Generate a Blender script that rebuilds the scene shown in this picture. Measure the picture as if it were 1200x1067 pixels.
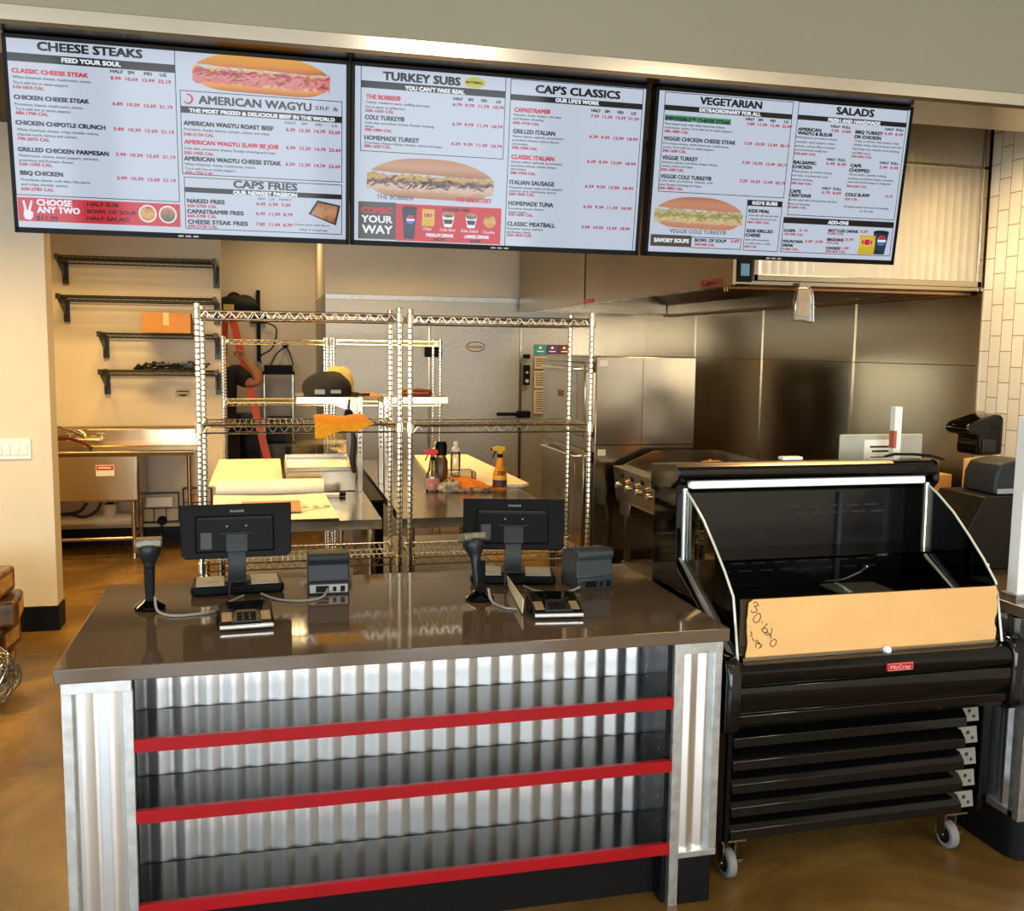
import bpy, bmesh, math, random
from mathutils import Matrix, Vector
for o in list(bpy.data.objects): bpy.data.objects.remove(o)
S = bpy.context.scene
C = S.collection
R = math.radians
random.seed(4)

# ---------------------------------------------------------------- camera
cam = bpy.data.cameras.new('camera'); camo = bpy.data.objects.new('camera', cam); C.objects.link(camo)
cam.sensor_fit = 'HORIZONTAL'; cam.sensor_width = 36.0; cam.lens = 36.0 * 1150.0 / 1200.0
cam.clip_start = 0.05; cam.clip_end = 100
rx, ry, rz_ = (0.970, -0.014, 0.241), (-0.2413, -0.1091, 0.9643), (0.0127, -0.9939, -0.1092)   # world axes seen by the lens
right = Vector((rx[0], ry[0], rz_[0])).normalized(); down = Vector((rx[1], ry[1], rz_[1])).normalized()
fwd = right.cross(-down) * -1
fwd = Vector((rx[2], ry[2], rz_[2])).normalized()
right = down.cross(fwd).normalized(); down = fwd.cross(right).normalized()
M = Matrix((( right.x, -down.x, -fwd.x, 0.0), (right.y, -down.y, -fwd.y, 0.0), (right.z, -down.z, -fwd.z, 1.78), (0, 0, 0, 1)))
camo.matrix_world = M
S.camera = camo

# ---------------------------------------------------------------- world, exposure, lights
S.view_settings.view_transform = 'Standard'; S.view_settings.look = 'None'
S.view_settings.gamma = 1.0; S.view_settings.use_curve_mapping = False
S.view_settings.exposure = 0.0
W = bpy.data.worlds.new('world'); S.world = W; W.use_nodes = True
W.node_tree.nodes['Background'].inputs[0].default_value = (0.80, 0.90, 1.0, 1)
W.node_tree.nodes['Background'].inputs[1].default_value = 0.9
def area(name, loc, size, power, col, rot=(0, 0, 0), size_y=None, spread=180):
    l = bpy.data.lights.new(name, 'AREA'); l.energy = power; l.color = col; l.size = size; l.spread = R(spread)
    if size_y: l.shape = 'RECTANGLE'; l.size_y = size_y
    o = bpy.data.objects.new(name, l); C.objects.link(o); o.location = loc; o.rotation_euler = rot
    return o
WARM = (1.0, 0.64, 0.23)
WARM2 = (1.0, 0.68, 0.29)
DAY = (0.88, 0.95, 1.0)
# daylight through the three shop windows behind the photographer
for i, x in enumerate((-3.2, -0.5, 2.2)):
    area('window_daylight', (x, -5.85, 1.55), 2.2, 205, DAY, (R(90), 0, 0), 2.3)
# and through an unseen side window, added to tint the corrugated ribs blue
area('window_daylight', (-5.0, -2.2, 1.55), 5.0, 300, (0.66, 0.86, 1.0), (R(90), 0, R(-90)), 2.3)
# dining room ceiling lamps
for x in (-2.4, 0.9): area('dining_lamp', (x, 0.6, 3.4), 0.5, 16, (1, .82, .60))
area('dining_lamp', (2.7, -0.6, 3.4), 0.6, 55, (1, .84, .62))  # unseen lamp added to brighten the right dining wall
# kitchen ceiling lamps
area('kitchen_lamp', (-1.3, 7.6, 2.95), 0.9, 72, WARM, size_y=0.6, spread=150)
area('kitchen_lamp', (0.1, 5.6, 2.95), 1.2, 31, WARM, size_y=0.6, spread=140)
area('kitchen_lamp', (1.1, 7.7, 2.95), 1.2, 40, WARM, size_y=0.6, spread=140)
area('kitchen_lamp', (-2.6, 4.9, 2.95), 1.0, 92, WARM, size_y=0.6, spread=150)
area('kitchen_lamp', (3.0, 3.95, 2.95), 0.8, 36, WARM2, size_y=0.5, spread=150)
area('recess_fill', (0.15, 10.0, 2.95), 0.4, 10, WARM2, size_y=0.4)  # unseen fill light added to lift the dark recess
area('hood_lamp', (2.95, 8.3, 2.55), 0.5, 30, WARM2, size_y=0.3, spread=120)
area('hood_lamp', (2.95, 6.3, 2.55), 0.5, 10, WARM2, size_y=0.3, spread=120)

# ---------------------------------------------------------------- helpers: materials
def lin(h):
    h = h.lstrip('#'); out = []
    for i in (0, 2, 4):
        c = int(h[i:i+2], 16) / 255; out.append(c / 12.92 if c <= 0.04045 else ((c + 0.055) / 1.055) ** 2.4)
    return tuple(out) + (1.0,)
def mat(name, col, rough=0.5, metal=0.0, noise=None, bump=None, stretch=(1, 1, 1), emit=0.0, spec=0.5, coat=0.0, alpha=None, trans=0.0, ior=1.45, rvar=0.0, col2=None):
    m = bpy.data.materials.new(name); m.use_nodes = True
    nt = m.node_tree; N = nt.nodes; L = nt.links; b = N['Principled BSDF']
    c = lin(col) if isinstance(col, str) else tuple(col) + (1.0,)
    b.inputs['Base Color'].default_value = c
    b.inputs['Roughness'].default_value = rough; b.inputs['Metallic'].default_value = metal
    b.inputs['Specular IOR Level'].default_value = spec; b.inputs['Coat Weight'].default_value = coat
    b.inputs['Transmission Weight'].default_value = trans; b.inputs['IOR'].default_value = ior
    if alpha is not None: b.inputs['Alpha'].default_value = alpha
    if emit: b.inputs['Emission Color'].default_value = c; b.inputs['Emission Strength'].default_value = emit
    if noise or bump or rvar:
        tc = N.new('ShaderNodeTexCoord'); mp = N.new('ShaderNodeMapping'); mp.inputs['Scale'].default_value = stretch
        L.new(tc.outputs['Object'], mp.inputs['Vector'])
        sc, am = noise if noise else (20, 0)
        nz = N.new('ShaderNodeTexNoise'); nz.inputs['Scale'].default_value = sc; nz.inputs['Detail'].default_value = 5
        L.new(mp.outputs[0], nz.inputs['Vector'])
        if noise:
            rp = N.new('ShaderNodeValToRGB'); e = rp.color_ramp.elements
            e[0].position = 0.3; e[1].position = 0.7
            e[0].color = tuple(max(0, v * (1 - am)) for v in c[:3]) + (1,)
            e[1].color = lin(col2) if col2 else tuple(min(1, v * (1 + am)) for v in c[:3]) + (1,)
            L.new(nz.outputs['Fac'], rp.inputs['Fac']); L.new(rp.outputs['Color'], b.inputs['Base Color'])
        if rvar:
            mr = N.new('ShaderNodeMapRange'); mr.inputs['To Min'].default_value = max(0.02, rough - rvar); mr.inputs['To Max'].default_value = rough + rvar
            L.new(nz.outputs['Fac'], mr.inputs['Value']); L.new(mr.outputs[0], b.inputs['Roughness'])
        if bump:
            n2 = N.new('ShaderNodeTexNoise'); n2.inputs['Scale'].default_value = bump[0]; n2.inputs['Detail'].default_value = 3
            L.new(mp.outputs[0], n2.inputs['Vector'])
            bp = N.new('ShaderNodeBump'); bp.inputs['Strength'].default_value = bump[1]; bp.inputs['Distance'].default_value = 0.01
            L.new(n2.outputs['Fac'], bp.inputs['Height']); L.new(bp.outputs[0], b.inputs['Normal'])
    return m
def glass(name, tint=(1, 1, 1), refl=0.09, rough=0.02):
    m = bpy.data.materials.new(name); m.use_nodes = True; nt = m.node_tree; N = nt.nodes; L = nt.links
    N.remove(N['Principled BSDF']); out = N['Material Output']
    t = N.new('ShaderNodeBsdfTransparent'); t.inputs[0].default_value = tint + (1,)
    g = N.new('ShaderNodeBsdfGlossy'); g.inputs['Roughness'].default_value = rough
    fr = N.new('ShaderNodeFresnel'); fr.inputs[0].default_value = 1.5
    ad = N.new('ShaderNodeMath'); ad.operation = 'ADD'; ad.inputs[1].default_value = refl - 0.04
    mx = N.new('ShaderNodeMixShader'); L.new(fr.outputs[0], ad.inputs[0]); L.new(ad.outputs[0], mx.inputs[0])
    L.new(t.outputs[0], mx.inputs[1]); L.new(g.outputs[0], mx.inputs[2]); L.new(mx.outputs[0], out.inputs[0])
    return m
def floor_mat():
    m = mat('stained concrete', '8a5f2c', 0.3); nt = m.node_tree; N = nt.nodes; L = nt.links; b = N['Principled BSDF']
    tc = N.new('ShaderNodeTexCoord')
    a = N.new('ShaderNodeTexNoise'); a.inputs['Scale'].default_value = 1.3; a.inputs['Detail'].default_value = 9; a.inputs['Roughness'].default_value = 0.62; a.inputs['Distortion'].default_value = 0.6
    L.new(tc.outputs['Object'], a.inputs['Vector'])
    rp = N.new('ShaderNodeValToRGB'); cr = rp.color_ramp; cr.elements[0].position = 0.30; cr.elements[0].color = lin('432f13')
    cr.elements[1].position = 0.72; cr.elements[1].color = lin('8f703c'); e = cr.elements.new(0.5); e.color = lin('684d24')
    L.new(a.outputs['Fac'], rp.inputs['Fac']); L.new(rp.outputs[0], b.inputs['Base Color'])
    d = N.new('ShaderNodeTexNoise'); d.inputs['Scale'].default_value = 5; d.inputs['Detail'].default_value = 6
    L.new(tc.outputs['Object'], d.inputs['Vector'])
    mr = N.new('ShaderNodeMapRange'); mr.inputs['To Min'].default_value = 0.16; mr.inputs['To Max'].default_value = 0.42
    L.new(d.outputs['Fac'], mr.inputs['Value']); L.new(mr.outputs[0], b.inputs['Roughness'])
    return m
def tile_mat():
    m = mat('white subway tile', 'd8d4c8', 0.18); nt = m.node_tree; N = nt.nodes; L = nt.links; b = N['Principled BSDF']
    tc = N.new('ShaderNodeTexCoord'); sp = N.new('ShaderNodeSeparateXYZ'); cb = N.new('ShaderNodeCombineXYZ')
    L.new(tc.outputs['Object'], sp.inputs[0]); L.new(sp.outputs['Z'], cb.inputs['X']); L.new(sp.outputs['Y'], cb.inputs['Y'])
    br = N.new('ShaderNodeTexBrick'); br.inputs['Scale'].default_value = 1.0; br.inputs['Brick Width'].default_value = 0.163; br.inputs['Row Height'].default_value = 0.082
    br.inputs['Mortar Size'].default_value = 0.0025; br.inputs['Color1'].default_value = lin('dcd8cc'); br.inputs['Color2'].default_value = lin('d2cdc0'); br.inputs['Mortar'].default_value = lin('8a7f6c')
    L.new(cb.outputs[0], br.inputs['Vector']); L.new(br.outputs['Color'], b.inputs['Base Color'])
    bp = N.new('ShaderNodeBump'); bp.inputs['Strength'].default_value = 0.4; bp.inputs['Distance'].default_value = 0.002; bp.invert = True
    L.new(br.outputs['Fac'], bp.inputs['Height']); L.new(bp.outputs[0], b.inputs['Normal'])
    return m
def band_mat(name, cols, axis='Z', scale=1.0, rough=0.6, nscale=30, nmix=0.35):
    """layers of colour along an axis, broken by noise: the pictured food"""
    m = mat(name, cols[0][1], rough); nt = m.node_tree; N = nt.nodes; L = nt.links; b = N['Principled BSDF']
    tc = N.new('ShaderNodeTexCoord'); sp = N.new('ShaderNodeSeparateXYZ'); L.new(tc.outputs['Generated'], sp.inputs[0])
    nz = N.new('ShaderNodeTexNoise'); nz.inputs['Scale'].default_value = nscale; nz.inputs['Detail'].default_value = 4; L.new(tc.outputs['Object'], nz.inputs['Vector'])
    ma = N.new('ShaderNodeMath'); ma.operation = 'MULTIPLY_ADD'; ma.inputs[1].default_value = nmix; L.new(nz.outputs['Fac'], ma.inputs[0])
    sb = N.new('ShaderNodeMath'); sb.operation = 'SUBTRACT'; sb.inputs[1].default_value = nmix * 0.5; L.new(sp.outputs[axis], sb.inputs[0]); L.new(sb.outputs[0], ma.inputs[2])
    rp = N.new('ShaderNodeValToRGB'); cr = rp.color_ramp; cr.elements[0].position = cols[0][0]; cr.elements[0].color = lin(cols[0][1])
    cr.elements[1].position = cols[-1][0]; cr.elements[1].color = lin(cols[-1][1])
    for p, c in cols[1:-1]: e = cr.elements.new(p); e.color = lin(c)
    L.new(ma.outputs[0], rp.inputs['Fac']); L.new(rp.outputs[0], b.inputs['Base Color'])
    return m, rp
def food(name, cols, emit=0.75, **k):
    m, rp = band_mat(name, cols, **k); b = m.node_tree.nodes['Principled BSDF']
    m.node_tree.links.new(rp.outputs[0], b.inputs['Emission Color']); b.inputs['Emission Strength'].default_value = emit
    b.inputs['Base Color'].default_value = (0, 0, 0, 1)
    for l in list(m.node_tree.links):
        if l.to_socket == b.inputs['Base Color']: m.node_tree.links.remove(l)
    b.inputs['Roughness'].default_value = 0.08; b.inputs['Specular IOR Level'].default_value = 0.16
    return (m,)
def screen_mat(name, col, emit):
    m = mat(name, (0.006, 0.006, 0.008), 0.08, spec=.16); b = m.node_tree.nodes['Principled BSDF']
    b.inputs['Emission Color'].default_value = lin(col); b.inputs['Emission Strength'].default_value = emit
    return m

steel = mat('brushed stainless steel', (0.44, 0.38, 0.285), 0.22, 1.0, noise=(3, .10), stretch=(1, 1, 30), rvar=.05)
sinksteel = mat('scullery stainless steel', (0.44, 0.35, 0.23), 0.22, 1.0, noise=(2, .12), stretch=(1.5, 1, .6), rvar=.06)
steel_h = mat('brushed stainless steel sheet', (0.40, 0.335, 0.24), 0.20, 1.0, noise=(1.2, .10), bump=(1.4, .22), stretch=(1, 1, 1.6), rvar=.08)
steel_worn = mat('stainless steel table top', (0.36, 0.305, 0.215), 0.19, 1.0, noise=(6, .08), rvar=.06)
chrome = mat('chrome wire', (0.84, 0.78, 0.63), 0.22, 1.0)
galv = mat('galvanised steel', (0.50, 0.51, 0.50), 0.42, 1.0, noise=(45, .14), rvar=.08)
corr = mat('corrugated galvanised sheet', (0.92, 0.935, 0.94), 0.28, 1.0, noise=(6, .02))
cool = mat('embossed galvanised cooler panel', (0.41, 0.385, 0.33), 0.42, 0.9, noise=(60, .10), bump=(90, .25))
laminate = mat('taupe quartz worktop', '56483a', 0.06, noise=(300, .12), spec=.9)
blackp = mat('black plastic', '0b0b0c', 0.42, noise=(60, .1), spec=.10)
blackm = mat('black melamine', '090a0b', 0.17, noise=(25, .15), spec=.36)
blackg = mat('glossy black enamel', '050505', 0.09, spec=.42)
black_epoxy = mat('black epoxy wire', '1b1f1a', 0.35)
rubber = mat('black rubber cove base', '0a0a0a', 0.45, spec=.2)
blackside = mat('black mirror enamel', '040404', 0.05, spec=.28)
alu = mat('polished aluminium edge', (.86, .82, .72), .28, .9)
red = mat('red shelf edge', '8a0810', 0.38, noise=(10, .08), spec=.3)
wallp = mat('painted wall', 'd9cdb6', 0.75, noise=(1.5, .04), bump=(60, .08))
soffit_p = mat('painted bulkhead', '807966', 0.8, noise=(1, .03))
whitep = mat('white plastic', 'e8e6df', 0.4, noise=(12, .03))
poly = mat('white polyethylene board', 'e8e0c8', 0.5, noise=(5, .03))
paper = mat('white drawing paper', 'ece6d2', 0.8, noise=(8, .03))
kraft = mat('kraft paper', 'd3a468', 0.75, noise=(9, .05))
card = mat('cardboard', 'b8824a', 0.8, noise=(9, .07))
ink = mat('black marker ink', '1c1814', 0.6)
greyp = mat('dark grey plastic', '26292c', 0.45, noise=(40, .06), spec=.25)
greyl = mat('light grey plastic', '8f8f8c', 0.4, noise=(40, .05))
tan_pl = mat('glossy grey key plate', '8c7a5c', 0.2, noise=(40, .05))
orange = mat('orange fibreglass', 'f0560c', 0.4, noise=(12, .08))
towel_o = mat('orange microfibre cloth', 'e8950f', 0.9, noise=(80, .15), bump=(250, .5))
towel_b = mat('beige terry cloth', 'b98c55', 0.9, noise=(80, .15), bump=(250, .5))
cloth_k = mat('black cloth', '1a1a1a', 0.85, noise=(60, .2), bump=(200, .4))
cloth_y = mat('pale yellow cloth', 'e0bf70', 0.85, noise=(60, .1), bump=(150, .4))
skin = mat('skin', 'b0764e', 0.55, noise=(20, .06))
hair = mat('dark hair', '15100c', 0.6, noise=(80, .3), stretch=(1, 1, .2))
cableg = mat('grey cable', '8a857c', 0.5); cablek = mat('black cable', '101010', 0.5); cabler = mat('red hose', '5c140e', 0.45)
pvc = mat('white pvc', 'd8cfb8', 0.4, noise=(12, .04))
clear = glass('clear glass', (.93, .96, .94), .10)
bagfilm = glass('clear plastic film', (.95, .93, .88), .22, .12)
bottle_c = glass('clear bottle plastic', (.80, .80, .76), .14, .1)
white_lens = mat('white light diffuser', 'f2f0ea', 0.5, emit=.35)

# ---------------------------------------------------------------- helpers: meshes
WM = {}
class MB:
    def __init__(s): s.v = []; s.f = []
    def add(s, vs, fs):
        n = len(s.v); s.v += [tuple(v) for v in vs]; s.f += [tuple(i + n for i in f) for f in fs]; return s
    def box(s, x0, x1, y0, y1, z0, z1):
        if x0 > x1: x0, x1 = x1, x0
        if y0 > y1: y0, y1 = y1, y0
        if z0 > z1: z0, z1 = z1, z0
        return s.add([(x0,y0,z0),(x1,y0,z0),(x1,y1,z0),(x0,y1,z0),(x0,y0,z1),(x1,y0,z1),(x1,y1,z1),(x0,y1,z1)],
                     [(0,3,2,1),(4,5,6,7),(0,1,5,4),(1,2,6,5),(2,3,7,6),(3,0,4,7)])
    def obox(s, c, size, rot):
        q = rot if isinstance(rot, Matrix) else Matrix.Rotation(rot, 3, 'Z'); a, b, d = (v / 2 for v in size); c = Vector(c)
        vs = [c + q @ Vector(p) for p in [(-a,-b,-d),(a,-b,-d),(a,b,-d),(-a,b,-d),(-a,-b,d),(a,-b,d),(a,b,d),(-a,b,d)]]
        return s.add(vs, [(0,3,2,1),(4,5,6,7),(0,1,5,4),(1,2,6,5),(2,3,7,6),(3,0,4,7)])
    def cyl(s, p0, p1, r0, r1=None, n=14):
        p0 = Vector(p0); p1 = Vector(p1); r1 = r0 if r1 is None else r1
        d = (p1 - p0).normalized(); u = d.orthogonal().normalized(); w = d.cross(u)
        vs = []
        for p, r in ((p0, r0), (p1, r1)):
            vs += [p + (u * math.cos(t) + w * math.sin(t)) * r for t in (2 * math.pi * i / n for i in range(n))]
        fs = [(i, (i + 1) % n, n + (i + 1) % n, n + i) for i in range(n)] + [tuple(range(n))[::-1], tuple(range(n, 2 * n))]
        return s.add(vs, fs)
    def tube(s, pts, r, n=6, closed=False):
        pts = [Vector(p) for p in pts]; m = len(pts); vs = []; u = None
        rs = r if isinstance(r, (list, tuple)) else [r] * m
        for i, p in enumerate(pts):
            a = pts[i - 1] if (i > 0 or closed) else p; b = pts[(i + 1) % m] if (i < m - 1 or closed) else p
            d = (b - a).normalized()
            if u is None: u = d.orthogonal().normalized()
            u = (u - d * u.dot(d)); u = u.normalized() if u.length > 1e-6 else d.orthogonal().normalized()
            w = d.cross(u)
            vs += [p + (u * math.cos(t) + w * math.sin(t)) * rs[i] for t in (2 * math.pi * k / n for k in range(n))]
        fs = []
        for i in range(m if closed else m - 1):
            j = (i + 1) % m
            fs += [(i*n + k, i*n + (k+1) % n, j*n + (k+1) % n, j*n + k) for k in range(n)]
        if not closed: fs += [tuple(range(n))[::-1], tuple(range((m-1)*n, m*n))]
        return s.add(vs, fs)
    def lathe(s, prof, c=(0, 0, 0), n=20, axis='z'):
        vs = []; c = Vector(c)
        for r, z in prof:
            for i in range(n):
                t = 2 * math.pi * i / n; p = (r*math.cos(t), r*math.sin(t), z)
                if axis == 'y': p = (p[0], z, p[1])
                if axis == 'x': p = (z, p[0], p[1])
                vs.append(c + Vector(p))
        m = len(prof)
        fs = [(j*n+i, j*n+(i+1) % n, (j+1)*n+(i+1) % n, (j+1)*n+i) for j in range(m-1) for i in range(n)]
        fs += [tuple(range(n))[::-1], tuple(range((m-1)*n, m*n))]
        return s.add(vs, fs)
    def prism(s, poly, axis, a, b):
        def P(q, t): return {'x': (t, q[0], q[1]), 'y': (q[0], t, q[1]), 'z': (q[0], q[1], t)}[axis]
        n = len(poly); vs = [P(q, a) for q in poly] + [P(q, b) for q in poly]
        return s.add(vs, [(i, (i+1) % n, n+(i+1) % n, n+i) for i in range(n)] + [tuple(range(n))[::-1], tuple(range(n, 2*n))])
    def face(s, pts): return s.add(pts, [tuple(range(len(pts)))])
    def blob(s, c, rad, amp=0.15, seed=0, nu=18, nv=12, flat=None):
        rn = random.Random(seed); ph = [(rn.uniform(0, 6.28), rn.randint(2, 5), rn.randint(1, 4)) for _ in range(5)]
        vs = []; c = Vector(c)
        for j in range(nv + 1):
            th = math.pi * j / nv
            for i in range(nu):
                f = 2 * math.pi * i / nu
                k = 1 + amp * sum(math.sin(a*f + p) * math.sin(b*th) for p, a, b in ph) / 2.2
                z = rad[2] * math.cos(th) * k
                if flat is not None: z = max(z, flat)
                vs.append(c + Vector((rad[0]*math.sin(th)*math.cos(f)*k, rad[1]*math.sin(th)*math.sin(f)*k, z)))
        fs = [(j*nu+i, (j+1)*nu+i, (j+1)*nu+(i+1) % nu, j*nu+(i+1) % nu) for j in range(nv) for i in range(nu)]
        return s.add(vs, fs)
    def move(s, m):
        s.v = [tuple(m @ Vector(v)) for v in s.v]; return s
    def build(s, name, m, parent=None, local=False, bevel=0.0, angle=35, seg=2, **tags):
        me = bpy.data.meshes.new(name)
        vs = [Vector(v) for v in s.v]; org = Vector((0, 0, 0))
        if parent is not None:
            if not local:
                inv = WM[parent.name].inverted(); vs = [inv @ v for v in vs]
        else:
            lo = [min(v[i] for v in vs) for i in range(3)]; hi = [max(v[i] for v in vs) for i in range(3)]
            org = Vector(((lo[0]+hi[0])/2, (lo[1]+hi[1])/2, lo[2])); vs = [v - org for v in vs]
        me.from_pydata([tuple(v) for v in vs], [], s.f)
        bm = bmesh.new(); bm.from_mesh(me); bmesh.ops.remove_doubles(bm, verts=bm.verts, dist=1e-6); bmesh.ops.recalc_face_normals(bm, faces=bm.faces); bm.to_mesh(me); bm.free()
        for p in me.polygons: p.use_smooth = True
        me.set_sharp_from_angle(angle=R(angle))
        me.materials.append(m)
        o = bpy.data.objects.new(name, me); C.objects.link(o)
        if parent is not None:
            o.parent = parent; WM[o.name] = WM[parent.name]
        else:
            o.location = org; WM[o.name] = Matrix.Translation(org)
        if bevel:
            b = o.modifiers.new('bevel', 'BEVEL'); b.width = bevel; b.segments = seg; b.limit_method = 'ANGLE'; b.angle_limit = R(40); b.harden_normals = False
        for k, v in tags.items(): o[k] = v
        return o
def thing(name, label, cat, loc=(0, 0, 0), rz=0.0, group=None):
    o = bpy.data.objects.new(name, None); C.objects.link(o); o.empty_display_size = 0.1
    o.location = loc; o.rotation_euler = (0, 0, rz); o['label'] = label; o['category'] = cat
    if group: o['group'] = group
    WM[o.name] = Matrix.Translation(Vector(loc)) @ Matrix.Rotation(rz, 4, 'Z')
    return o
def tag(o, label, cat, group=None):
    o['label'] = label; o['category'] = cat
    if group: o['group'] = group
    return o
def struct(o): o['kind'] = 'structure'; return o
def box(x0, x1, y0, y1, z0, z1): return MB().box(x0, x1, y0, y1, z0, z1)
def copy_tree(o, loc, rz=None, label=None, parent=None):
    c = o.copy(); C.objects.link(c)
    if parent is not None: c.parent = parent
    else:
        c.location = loc
        if rz is not None: c.rotation_euler = (0, 0, rz)
        if label: c['label'] = label
        WM[c.name] = Matrix.Translation(Vector(loc)) @ Matrix.Rotation(c.rotation_euler[2], 4, 'Z')
    for ch in list(o.children):
        if ch.name in C.objects: copy_tree(ch, None, parent=c)
    return c
_tc = {}
def text_geo(t):
    """flat lettering in the built-in font: vertices, faces, width, cap height (size 1)"""
    if t in _tc: return _tc[t]
    cu = bpy.data.curves.new('t', 'FONT'); cu.body = t; cu.size = 1.0; cu.resolution_u = 2; cu.fill_mode = 'FRONT'
    o = bpy.data.objects.new('t', cu); me = o.to_mesh()
    vs = [v.co.copy() for v in me.vertices]; fs = [tuple(p.vertices) for p in me.polygons]
    o.to_mesh_clear(); bpy.data.objects.remove(o); bpy.data.curves.remove(cu)
    xs = [v.x for v in vs] or [0, 1]
    _tc[t] = (vs, fs, min(xs), max(xs) - min(xs)); return _tc[t]
CAP = 0.7
def add_text(mb, t, x, z, w, cap, frame, bold=0.0):
    """frame maps (u, v) in metres to a 3-D point; bold draws the letters again with a tiny offset"""
    vs, fs, x0, wd = text_geo(t)
    if w is None: sx = cap / CAP
    else: sx = w / wd
    sz = cap / CAP
    offs = [(0, 0)] if not bold else [(-bold, -bold * .6), (bold, -bold * .6), (-bold, bold * .6), (bold, bold * .6)]
    for k, (ox, oz) in enumerate(offs):
        mb.add([frame(x + (v.x - x0) * sx + ox, z + v.y * sz + oz, k) for v in vs], fs)
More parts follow.
